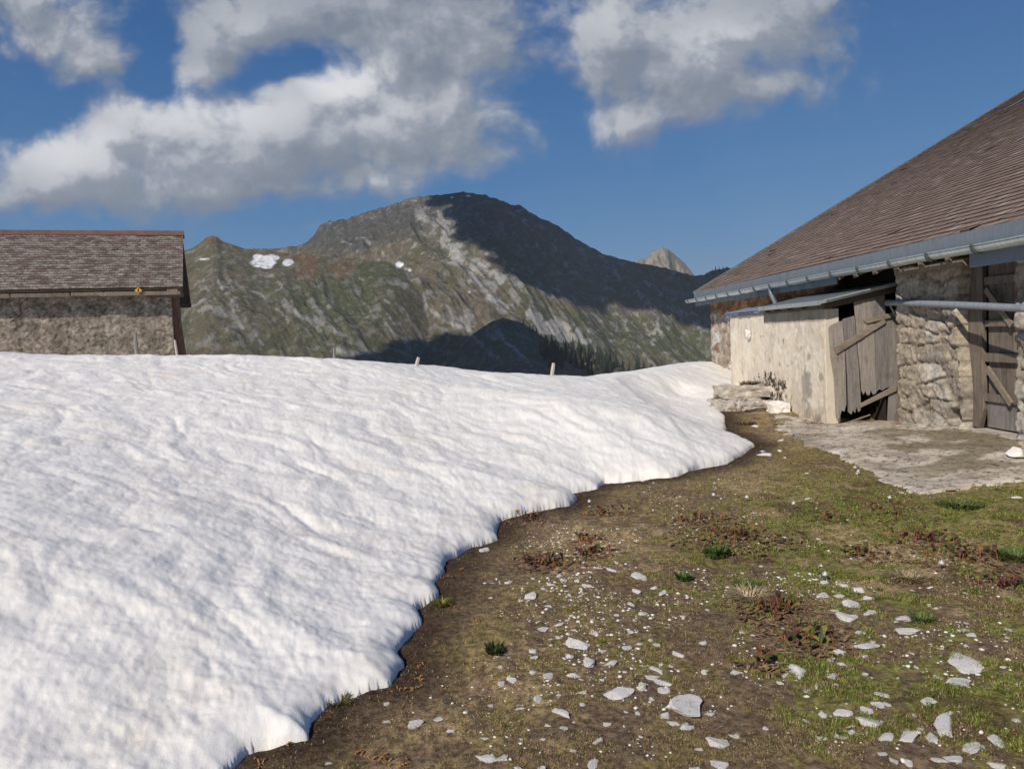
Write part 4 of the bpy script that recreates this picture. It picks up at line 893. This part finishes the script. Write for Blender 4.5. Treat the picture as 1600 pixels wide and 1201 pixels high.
# ---------------------------------------------------------------- stones in the turf
S2_ = [(255,258,30),(310,308,28),(345,290,35),(415,270,45),(395,248,30),(475,272,28),(523,295,40),(420,315,22),(245,350,60),(200,370,28),(140,283,40),(330,397,35),(440,343,30),(640,215,45),(790,255,80),(858,300,38),(895,322,50),(765,322,45),(742,380,42),(795,428,55),(1000,440,38),(305,505,45),(385,480,42),(455,570,115),(385,545,35),(560,525,32),(740,522,42),(715,590,50),(785,575,30),(875,585,32),(600,605,25),(440,640,55),(545,680,90),(640,680,50),(262,600,60),(262,648,35),(265,718,48),(335,735,52),(455,733,70),(150,755,45),(110,772,40),(690,810,105),(870,705,60),(850,740,50),(805,790,60),(895,772,70),(890,800,80),(970,632,45),(1105,712,45),(1260,720,60),(285,847,50),(385,828,28),(400,912,75),(510,815,35),(505,873,35),(1000,895,160),(910,928,60),(943,968,50),(1008,987,65),(845,850,32),(625,968,40),(408,993,42),(332,978,40),(200,1045,32),(312,1043,28),(455,1100,28),(580,1060,45),(1185,1068,80),(1265,1028,48),(1080,1092,42),(1405,985,30),(40,1145,80),(115,1140,50),(555,1170,60),(185,1185,40),(300,1183,60),(1185,1170,70),(1055,1190,40),(1130,920,38),(195,895,30),(1095,570,40),(1285,520,32),(20,122,50)]
S3_ = [(435,275,42),(488,297,30),(535,290,60),(605,312,75),(515,343,70),(420,347,55),(570,390,75),(482,412,40),(668,427,48),(555,455,80),(650,353,70),(820,455,80),(820,505,95),(620,520,50),(650,590,75),(672,565,40),(515,618,60),(630,637,40),(465,655,40),(520,675,45),(175,655,45),(300,710,120),(240,735,40),(210,768,28),(350,808,45),(475,732,45),(1100,668,145),(990,745,60),(1090,775,75),(1160,540,42),(1130,515,35),(1347,508,30),(1335,555,35),(635,895,55),(685,870,50),(740,875,40),(675,965,75),(540,915,90),(430,925,60),(575,980,30),(568,1010,45),(525,1040,65),(730,1045,60),(850,1040,75),(955,1040,55),(1025,980,140),(912,998,35),(1290,1055,55),(1375,935,45),(1155,1085,70),(1000,1150,50),(1080,1143,60),(850,1138,50),(940,860,55),(725,830,70),(1048,907,40),(718,1115,35),(410,1042,60),(145,990,28),(10,1030,40),(1300,1172,50),(780,1150,40),(375,507,25),(125,198,22)]
ST = [(750+a/3.153, 820+b/3.153, w/3.153) for a, b, w in S2_]+[(1150+a/3.153, 820+b/3.153, w/3.153) for a, b, w in S3_]
ST += [(647,1130,20),(684,1120,14),(703,1137,16),(760,1150,12),(605,1125,10),(604,1098,8),(512,1188,9),(1197,710,24),(1192,703,12),(1218,702,10),(1219,687,9),(1181,662,12),(1218,662,9),(1260,738,9),(1226,713,7),(1340,738,8),(1262,777,8),(1406,767,8),(1582,775,11),(1004,750,7),(1021,752,6),(920,789,5),(966,824,7),(992,826,6),(890,865,5),(950,863,10),(903,862,9),(885,866,8)]
# further small fragments through the same two spreads
for _ in range(130):
    if random.random() < .5: px, py = random.gauss(930, 110), random.gauss(1010, 95)
    else: px, py = random.gauss(1390, 110), random.gauss(1030, 90)
    if 760 < px < 1600 and 880 < py < 1198: ST.append((px, py, random.uniform(4, 8.5)))
SPEC = {(1100,668,145): ('biggest white rock at the right, beside a flat tan stone', 'rock'), (1090,775,75): ('flat tan stone just below the biggest white rock', 'stone'), (300,710,120): ('large grey slab below the reddish dock plants', 'slab'),
 (1025,980,140): ('long flat grey slab in the turf near the bottom right corner', 'slab'), (1000,895,160): ('longest cracked grey slab among the bottom middle stones', 'slab'), (455,570,115): ('knobbly pale stone in the upper middle of the stone scatter', 'stone'),
 (690,810,105): ('wide pale stone with a notch, left of a small pile', 'stone'), (545,680,90): ('long weathered bedrock piece sunk in brown soil', 'stone'), (400,912,75): ('thin bright stone shaped like a wedge on bare soil', 'stone'), (790,255,80): ('low long stone on dry grass above the middle scatter', 'stone'), (20,122,50): ('lone greyish flat stone close to the snow edge', 'stone')}
protos_s = [rockmesh(1.0, 1000+i, (1, random.uniform(.5, .95), random.uniform(.32, .55)), random.choice([9, 11, 14])) for i in range(16)]
pmesh = []
for v_, f_ in protos_s:
    me = bpy.data.meshes.new('stone'); me.from_pydata([tuple(q) for q in v_], [], f_); me.update(); me.materials.append(MT['limestone']); pmesh.append(me)
allspec = {}
for (a, b, w), lc in SPEC.items():
    for base in ((750, S2_), (1150, S3_)):
        if (a, b, w) in base[1]: allspec[(base[0]+a/3.153, 820+b/3.153)] = lc
LM = [(1115,868,'green cushion'),(1170,935,'pale tussock'),(1435,1032,'biggest rock'),(1245,1045,'large grey slab'),(1475,1130,'corner slab'),(1067,1104,'cracked slab'),
      (968,1077,'notched pale stone'),(894,1000,'knobbly pale stone'),(923,1036,'bedrock piece'),(877,1109,'wedge stone'),(1000,901,'low long stone'),(773,1018,'dark olive tuft'),(1262,1000,'low dock clump'),(1440,968,'right green tuft'),(1290,912,'right scatter head'),(1340,960,'bare gap at right')]
used = {}
def stone_label(px, py, w):
    best = min(LM, key=lambda q: math.hypot(q[0]-px, (q[1]-py)*1.3)); dx, dy = px-best[0], py-best[1]; dd_ = math.hypot(dx, dy)
    hz = '' if abs(dx) < .4*abs(dy) else ('left' if dx < 0 else 'right'); vt = '' if abs(dy) < .4*abs(dx) else ('behind' if dy < 0 else 'in front')
    rel = {('', 'behind'): 'straight behind', ('', 'in front'): 'straight in front of', ('left', ''): 'left of', ('right', ''): 'right of', ('left', 'behind'): 'behind and left of', ('right', 'behind'): 'behind and right of',
           ('left', 'in front'): 'in front and left of', ('right', 'in front'): 'in front and right of', ('', ''): 'at'}[(hz, vt)]
    size = 'large' if w > 21 else 'middling' if w > 15 else 'small'; near = 'close' if dd_ < 45 else 'a step' if dd_ < 95 else 'well'
    lb = f'{size} white stone {near} {rel} the {best[2]}'
    for extra in ('', ', nearer the camera', ', with turf grown over its rim', None):
        if extra is None: return lb, True
        if len((lb+extra).split()) > 16: return lb, True
        if lb+extra not in used and extra != ', with turf grown over its rim': used[lb+extra] = 1; return lb+extra, False
def stone_lab(px, py, w):
    lb, dupd = stone_label(px, py, w); 
    if dupd: return True
    tag(o_, lb, 'stone', 'white limestone stones in the turf'); return False
for px, py, w in sorted(ST, key=lambda q: q[1]):
    h = onz(px, py, 0.0); zz = gz(h[0], h[1]); h = onz(px, py, zz+.01)
    dist = np.linalg.norm(h-np.array([0, 0, EYE])); r_ = w*dist/F/2
    o_ = bpy.data.objects.new('stone', random.choice(pmesh)); COL.objects.link(o_); o_.location = (h[0], h[1], gz(h[0], h[1])+r_*random.uniform(-.03, .07))
    k_ = random.uniform(.8, 1.25); r_ *= 1.0; o_.scale = (r_*1.15*k_, r_*1.4/k_, r_*random.uniform(.52, .98)); o_.rotation_euler = (random.uniform(-.14, .14), random.uniform(-.14, .14), random.uniform(-1.6, 1.6))
    lc = allspec.get((px, py))
    if lc: tag(o_, lc[0], lc[1])
    elif w < 9.5: tag(o_, 'tiny white limestone chip scattered in the turf', 'stone', 'tiny limestone chips')
    elif py < 830: tag(o_, 'small white stone on the grass between snow and concrete apron', 'stone', 'stones near the apron')
    elif px >= 775 and py > 880 and not stone_lab(px, py, w): pass
    elif px < 775: tag(o_, 'pale stone on wet brown soil near the snow edge', 'stone', 'stones near the snow')
    elif px < 1180: tag(o_, 'white stone in the brown turf of the middle scatter', 'stone', 'stones of the middle scatter')
    else: tag(o_, 'white stone in the green turf of the right hand scatter', 'stone', 'stones of the right scatter')
# blocks at the barn's foot
def rock_at(px, py, w, seed, sq, label, mt, zoff=.0, cat='rock', name='rock'):
    h = onz(px, py, gz(*onz(px, py, .1)[:2])); r_ = w*np.linalg.norm(h)/F/2; v_, f_ = rockmesh(r_, seed, sq); o_ = mk(name, v_, f_, MT[mt]); o_.location = (h[0], h[1], gz(h[0], h[1])+r_*zoff); tag(o_, label, cat)
rock_at(1588, 716, 40, 71, (1, .8, .6), 'cream squared block lying before the near stone pier', 'limestone', .28)
rock_at(1487, 660, 26, 72, (1, .8, .7), 'rounded brown stone in the hole at the foot of the pier', 'step', .35)
rock_at(1509, 663, 14, 73, (1, .8, .6), 'small stone right of the rounded brown one by the pier', 'step', .3)
rock_at(1447, 669, 20, 74, (1, .6, .5), 'flat stone lying against the foot of the round pier', 'step', .3)
rock_at(1461, 664, 12, 75, (1, .7, .5), 'little rubble piece between pier and flat stone', 'step', .3)
h = onz(1403, 669, .06); mb = MB(); mb.tube([h+Z*.04-U*.03, h+Z*.04+U*.05], [.03, .028], 10); o_ = mb.build('red_cap', MT['red'], smooth=True); tag(o_, 'small red plastic cap on the ground at the door post', 'cap')
mb = MB(); h = onz(1417, 671, .06); v_, f_ = rockmesh(.07, 77, (1.3, .8, .45)); o_ = mk('clod', v_, f_, MT['dark_wood']); o_.location = tuple(h+Z*.02); tag(o_, 'dark clod beside the red cap', 'clod')

# ---------------------------------------------------------------- turf blades, dock plants, tussocks
def blades(n, hmin, hmax, name, seed, dens=None, colj=.25):
    rg = np.random.default_rng(seed); r = 2.2*np.exp(rg.random(n)*math.log(13/2.2)); a = rg.uniform(R(-25), R(37), n); x_ = r*np.sin(a); y_ = r*np.cos(a)
    c, gr, dry = cover(x_, y_); d = sdist(x_, y_); u_, v_ = uv_of(x_, y_)
    sdp = np.full(n, -1.0); iu = np.clip(((u_-2.6)/.035).astype(int), 0, len(us)-1); iv = np.clip(((v_-5.5)/.035).astype(int), 0, len(vs_)-1); inb_ = (u_ > 2.6) & (v_ > 5.5); sdp = np.where(inb_, sd[iu, iv], -1)
    patch = ss(fbm(x_*4, y_*4, 3, 601), -.35, .35)
    ok = (d < -.04) & (u_ < 5.9) & ((sdp < .0) | (rg.random(n) < .04)) & (rg.random(n) < (.42+.58*np.maximum(gr, dry*.9))*patch*(.15+.85*ss(-d, .1, .9)))
    x_, y_, c, gr, dry, r = x_[ok], y_[ok], c[ok], gr[ok], dry[ok], r[ok]; m = len(x_); z_ = ground_z(x_, y_)
    h = rg.uniform(hmin, hmax, m)*(.6+.7*gr); th = rg.uniform(0, 6.283, m); w = rg.uniform(.0012, .0026, m)*(1+r*.16); ln = rg.uniform(.2, 1.5, m)+.8*dry
    px_, py_ = np.cos(th)*w, np.sin(th)*w; lx, ly = -np.sin(th)*h*ln, np.cos(th)*h*ln
    p1 = np.stack([x_-px_, y_-py_, z_-.004], 1); p2 = np.stack([x_+px_, y_+py_, z_-.004], 1); p3 = np.stack([x_+lx, y_+ly, z_+h], 1)
    vv = np.stack([p1, p2, p3], 1).reshape(-1, 3); ff = np.arange(3*m).reshape(-1, 3)
    o_ = mk(name, vv, ff, MT['blade']); t = rg.random((m, 1))
    g_ = np.where(rg.random((m, 1)) < (.30+.60*gr)[:, None], np.where(rg.random((m, 1)) < (.35+.5*gr)[:, None], np.array([[.14, .19, .035]]), np.array([[.24, .21, .06]]))*(.6+.9*t), np.array([[.34, .26, .14]])*(.5+.9*t)); g_ = np.where(rg.random((m, 1)) < .12, np.array([[.10, .05, .03]]), g_)
    attr(o_, 'Col', np.repeat(g_, 3, axis=0)); tag(o_, kind='stuff'); return o_
gr_ = blades(1150000, .004, .015, 'grass', 5); tag(gr_, 'short mossy green and straw coloured turf around the stones', 'grass')
def tuft(px, py, w, n, hgt, col, col2, name, label, cat, grp=None, flat=.8, wid=.004, at=None):
    h = onz(px, py, gz(*onz(px, py, 0)[:2])) if at is None else np.array(at); rad = w*np.linalg.norm(h)/F/2; vs = []; cs = []
    for _ in range(n):
        a_ = random.uniform(0, 6.283); r_ = rad*math.sqrt(random.random())*.6; b_ = np.array([math.cos(a_)*r_, math.sin(a_)*r_, -.01]); L_ = hgt*random.uniform(.5, 1.1); o2 = random.uniform(-.8, .8)+a_
        tip = b_+np.array([math.cos(o2)*L_*flat, math.sin(o2)*L_*flat, L_*random.uniform(.3, 1)]); mid = (b_+tip)/2+np.array([0, 0, L_*.22]); s_ = np.array([-math.sin(o2), math.cos(o2), 0])*wid
        cc_ = np.array(col if random.random() < .6 else col2)*random.uniform(.6, 1.35)
        vs += [b_-s_*.7, b_+s_*.7, mid+s_, mid-s_, mid-s_, mid+s_, tip+s_*.1, tip-s_*.1]; cs += [cc_]*8
    o_ = mk(name, np.array(vs), np.arange(len(vs)).reshape(-1, 4), MT['blade']); o_.location = (h[0], h[1], gz(h[0], h[1]) if at is None else h[2]); attr(o_, 'Col', np.array(cs)); tag(o_, label, cat, grp); return o_
GA, GB, DA = (.085, .13, .035), (.15, .18, .06), (.40, .31, .19)
tuft(1120, 868, 52, 420, .085, (.06, .10, .025), (.09, .14, .035), 'moss_cushion', 'bright green bushy cushion between the dock patches', 'plant', None, .5, .008)
tuft(1068, 905, 28, 160, .06, (.04, .09, .015), GA, 'grass_tuft', 'small dark green tuft left of the pale tussock', 'grass tuft', None, .6, .006)
tuft(1170, 935, 66, 420, .075, DA, (.42, .34, .22), 'grass_tussock', 'pale dry tussock spreading below a green tuft', 'tussock', None, 1.3, .003)
tuft(1165, 915, 55, 260, .06, GA, GB, 'grass_tuft', 'green tuft growing on top of the pale tussock', 'grass tuft', None, .7, .003)
tuft(773, 1018, 34, 160, .055, (.025, .04, .012), (.06, .07, .02), 'grass_tuft', 'dark olive tuft on brown soil left of the stone scatter', 'grass tuft', None, .7, .005)
tuft(1500, 790, 90, 500, .05, GA, (.10, .13, .05), 'grass_tuft', 'blue green clump above the right dock patch', 'grass tuft', None, .8, .006)
tuft(1590, 870, 90, 700, .06, GA, GB, 'grass_tuft', 'lush green clump at the right frame edge', 'grass tuft', None, .8, .005)
tuft(1440, 968, 45, 260, .05, GA, GB, 'grass_tuft', 'green tuft right of the upper white stones', 'grass tuft', None, .8, .003)
tuft(690, 945, 40, 200, .05, (.14, .15, .03), (.20, .18, .06), 'grass_tuft', 'yellowish tuft pushed against the snow edge', 'grass tuft', None, .8, .003)
tuft(530, 1098, 50, 220, .05, (.13, .13, .03), (.20, .16, .06), 'grass_tuft', 'olive tuft at the snow tip low in the frame', 'grass tuft', None, .8, .003)
tuft(1420, 905, 60, 300, .05, DA, (.30, .24, .13), 'grass_tussock', 'straw coloured flattened tussock beside a dark hollow', 'tussock', None, 1.2, .003)
BR_, BR2 = (.10, .07, .045), (.20, .15, .08)
for px, py, w, n_, hh in [(1196,603,44,260,.12),(1232,640,36,240,.10),(1165,656,50,260,.05),(1220,662,60,300,.05),(1160,628,36,160,.05),(1275,662,50,240,.07),(1130,662,26,140,.05)]:
    q = {1196: B(4.85, 14.72, .46), 1160: B(4.45, 14.1, .23)}.get(px)
    tuft(px, py, w, n_, hh, BR_, BR2, 'dry_grass', 'brown dry grass at the stone steps, '+{1196:'above the upper step',1232:'between step and wall',1165:'before the left block',1220:'before the white block',1160:'on the lower tread',1275:'along the wall foot',1130:'beside the snow tip'}[px], 'grass tuft', 'dry grass round the steps', .6, .006, q)
# dock plants: red stems, dull broad leaves, brown litter around
def dock(px, py, w, n, label, fresh=.35):
    h = onz(px, py, gz(*onz(px, py, 0)[:2])); rad = w*np.linalg.norm(h)/F/2; base = (h[0], h[1], gz(h[0], h[1]))
    root = empty('dock_plant', base, label, 'plant', 'dock plants sprouting from brown litter')
    vs = []; cs = []; ss_ = MB()
    litter = []
    def leaf(b_, dirv, L_, w_, col, curl):
        d = np.array(dirv, float); d /= np.linalg.norm(d); s_ = np.cross(d, [0, 0, 1.0]); s_ = s_/(np.linalg.norm(s_)+1e-6); k = 5
        prev = None
        for i in range(k):
            t = i/(k-1); c_ = b_+d*L_*t+np.array([0, 0, curl*L_*math.sin(t*3.1)-.25*L_*t*t]); ww = w_*math.sin(.25+t*2.75); cur = (c_-s_*ww+np.array([0, 0, .3*ww]), c_, c_+s_*ww+np.array([0, 0, .3*ww]))
            if prev:
                vs.extend([prev[0], prev[1], cur[1], cur[0], prev[1], prev[2], cur[2], cur[1]]); cs.extend([np.array(col)]*8)
            prev = cur
    for i in range(int(n*2.4)):      # litter
        a_ = random.uniform(0, 6.283); r_ = rad*1.7*random.random()**.7; b_ = np.array([math.cos(a_)*r_*1.2, math.sin(a_)*r_, .003]); col = random.choice([(.17, .095, .065), (.24, .135, .085), (.12, .07, .05), (.30, .20, .12)]); a2 = random.uniform(0, 6.28)
        leaf(b_, (math.cos(a2), math.sin(a2), .10), random.uniform(.025, .07), random.uniform(.006, .014), col, .06)
    for i in range(int(n*.6)):
        a_ = random.uniform(0, 6.283); r_ = rad*random.random()*1.1; b_ = np.array([math.cos(a_)*r_, math.sin(a_)*r_, 0]); a2 = random.uniform(0, 6.28); L_ = random.uniform(.03, .075)
        col = random.choice([(.05, .085, .03), (.07, .095, .03), (.20, .20, .03)]) if random.random() < fresh else random.choice([(.10, .035, .03), (.14, .055, .035), (.08, .04, .03), (.22, .11, .03)])
        el = random.uniform(.25, 1.3); tip = b_+np.array([math.cos(a2)*.3, math.sin(a2)*.3, 1])*random.uniform(.01, .03)
        leaf(tip, (math.cos(a2)*math.cos(el), math.sin(a2)*math.cos(el), math.sin(el)), L_, L_*.25, col, .1)
        if random.random() < .5: ss_.tube([b_, b_+np.array([math.cos(a2)*.012, math.sin(a2)*.012, random.uniform(.03, .08)])], [.0035, .0012], 5)
    n0 = len(vs); fcs = [tuple(range(k, k+4)) for k in range(0, n0, 4)]+[tuple(n0+i for i in f_) for f_ in ss_.f]
    o_ = mk('foliage', np.array(vs+ss_.v)+np.array(base), fcs, MT['leafc'], root); attr(o_, 'Col', np.array(cs+[np.array([.28, .12, .07])]*len(ss_.v)))
for px, py, w, n, lab, fr_ in [(1215,955,70,70,'big reddish dock clump right of the pale tussock',.15),(1262,1000,80,80,'low dock clump with green leaves above the large grey slab',.45),(1350,865,60,60,'dock plant with one round green leaf',.5),(1445,845,110,110,'widest dock patch with mixed leaves at the upper right',.4),
        (1505,870,90,90,'dock patch with bare litter left of the lush green clump',.3),(1570,915,60,50,'purple leaved dock at the right frame edge',.35),(1150,840,110,110,'broad brown dock patch around the green cushion',.1),(1095,815,60,40,'two pale upright dock shoots above the green cushion',.1),
        (850,880,70,60,'dark reddish dock litter left of the middle scatter',.1),(925,866,60,50,'small dock with yellow shoots beside three chips',.2),(940,802,80,50,'flat orange brown dock litter in mid field',.05),(915,845,36,24,'tiny red dock below the orange litter',.05),
        (1296,810,30,14,'single pointed dock shoot in dry grass',.2),(1190,1040,40,20,'faint dock seedlings by the lower slab',.2),(830,812,50,30,'brown dock litter near the scalloped snow edge',.05),(1375,800,90,50,'dark low dock litter below the concrete apron',.3)]:
    dock(px, py, w, n, lab, fr_)
# orange sprouts in the wet strip at the snow edge
def sprout(px, py):
    h = onz(px, py, gz(*onz(px, py, 0)[:2])); base = (h[0], h[1], gz(h[0], h[1])); mb = MB()
    for _ in range(random.randint(2, 5)):
        a_ = random.uniform(0, 6.28); L_ = random.uniform(.012, .028); b_ = np.array(base)+np.array([random.uniform(-.02, .02), random.uniform(-.02, .02), -.004]); mb.tube([b_, b_+np.array([math.cos(a_)*L_*.5, math.sin(a_)*L_*.5, L_*.5]), b_+np.array([math.cos(a_)*L_, math.sin(a_)*L_, L_*.55])], [.003, .0038, .001], 6)
    o_ = mb.build('sprout', MT['orange'], loc=base, smooth=True); tag(o_, 'orange yellow dock sprout in the wet soil along the snow edge', 'sprout', 'orange sprouts by the snow')
MT['orange'] = m_plain('orange_shoots', (.36, .17, .05), .6, .5, 40)
for px, py in [(700,873),(722,890),(705,900),(735,885),(690,903),(724,950),(712,947),(740,968),(748,967),(610,1082),(624,1075),(640,1078),(652,1072),(654,1060),(680,1095),(635,1102),(455,1162),(400,1193),(412,1190),(560,1172),(565,1178),(585,1185),(600,1180),(610,1192),(620,1195),(630,1188),(660,1040),(604,1046),(572,1068),(628,1195),(850,860),(880,862),(925,850),(900,884)]: sprout(px, py)
# white crocus-like flowers
for px, py in [(1336,736),(1341,742),(1240,795),(1289,908),(1471,890),(1115,780),(1167,783),(921,790),(1390,785)]:
    h = onz(px, py, gz(*onz(px, py, 0)[:2])); base = np.array([h[0], h[1], gz(h[0], h[1])]); mb = MB()
    for k_ in range(6):
        a_ = k_*1.047; d = np.array([math.cos(a_), math.sin(a_), 0]); s_ = np.array([-math.sin(a_), math.cos(a_), 0]); b_ = base+Z*.03
        mb.v += [b_, b_+d*.014+Z*.012+s_*.009, b_+d*.012+Z*.035, b_+d*.014+Z*.012-s_*.009]; n_ = len(mb.v); mb.f.append((n_-4, n_-3, n_-2, n_-1))
    root = empty('crocus', tuple(base), 'small white crocus flower standing in the short turf', 'flower', 'white crocuses'); mb.build('petals', MT['petal'], root)
    st_ = MB().tube([base-Z*.005, base+Z*.032], .002, 5); st_.build('stem', MT['spruce'], root)
# fine gravel
rg = np.random.default_rng(77); vs = []; fs = []
bm = bmesh.new(); bmesh.ops.create_icosphere(bm, subdivisions=1, radius=1); iv = np.array([v.co[:] for v in bm.verts]); if_ = np.array([[v.index for v in f.verts] for f in bm.faces]); bm.free()
N_ = 6500; gx = np.where(rg.random(N_) < .55, rg.normal(.55, .5, N_), rg.normal(1.9, .6, N_)); gy = rg.gamma(6, .75, N_)*.9+1.2
ok = (fbm(gx*1.6, gy*1.6, 3, 701) > .02) & (sdist(gx, gy) < -.25) & (gy < 11) & (gx/gy < .75); gx, gy = gx[ok], gy[ok]; gzz = ground_z(gx, gy); rr = np.clip(rg.lognormal(-5.35, .55, len(gx)), .0015, .015)
rot = rg.uniform(0, 6.28, len(gx)); k = len(gx); jit = 1+.25*rg.normal(size=(k, len(iv), 3))*.6; vv = iv[None]*jit*np.array([1, .75, .5]); 
vx = vv[..., 0]*np.cos(rot)[:, None]-vv[..., 1]*np.sin(rot)[:, None]; vy = vv[..., 0]*np.sin(rot)[:, None]+vv[..., 1]*np.cos(rot)[:, None]
pos = np.stack([gx[:, None]+vx*rr[:, None], gy[:, None]+vy*rr[:, None], gzz[:, None]+vv[..., 2]*rr[:, None]], -1).reshape(-1, 3)
ff = (if_[None]+(np.arange(k)*len(iv))[:, None, None]).reshape(-1, 3)
gv_ = mk('gravel', pos, ff, MT['limestone']); tag(gv_, 'fine pale limestone grit between the stones', 'gravel', None, 'stuff')

# ---------------------------------------------------------------- the air between here and the mountain
hb = MB(); hb.box((-15000, -15000, -340), (30000, 0, 0), (0, 30000, 0), (0, 0, 1380)); hm = bpy.data.materials.new('thin_air'); hm.use_nodes = True; ht = hm.node_tree; ht.nodes.clear()
pv = ht.nodes.new('ShaderNodeVolumePrincipled'); pv.inputs['Color'].default_value = (.80, .87, .95, 1); pv.inputs['Density'].default_value = 5.2e-5; pv.inputs['Anisotropy'].default_value = 0.0
ho = ht.nodes.new('ShaderNodeOutputMaterial'); ht.links.new(pv.outputs[0], ho.inputs['Volume'])
hz = hb.build('haze', hm); tag(hz, 'thin blue air over the valley', 'haze', None, 'stuff')
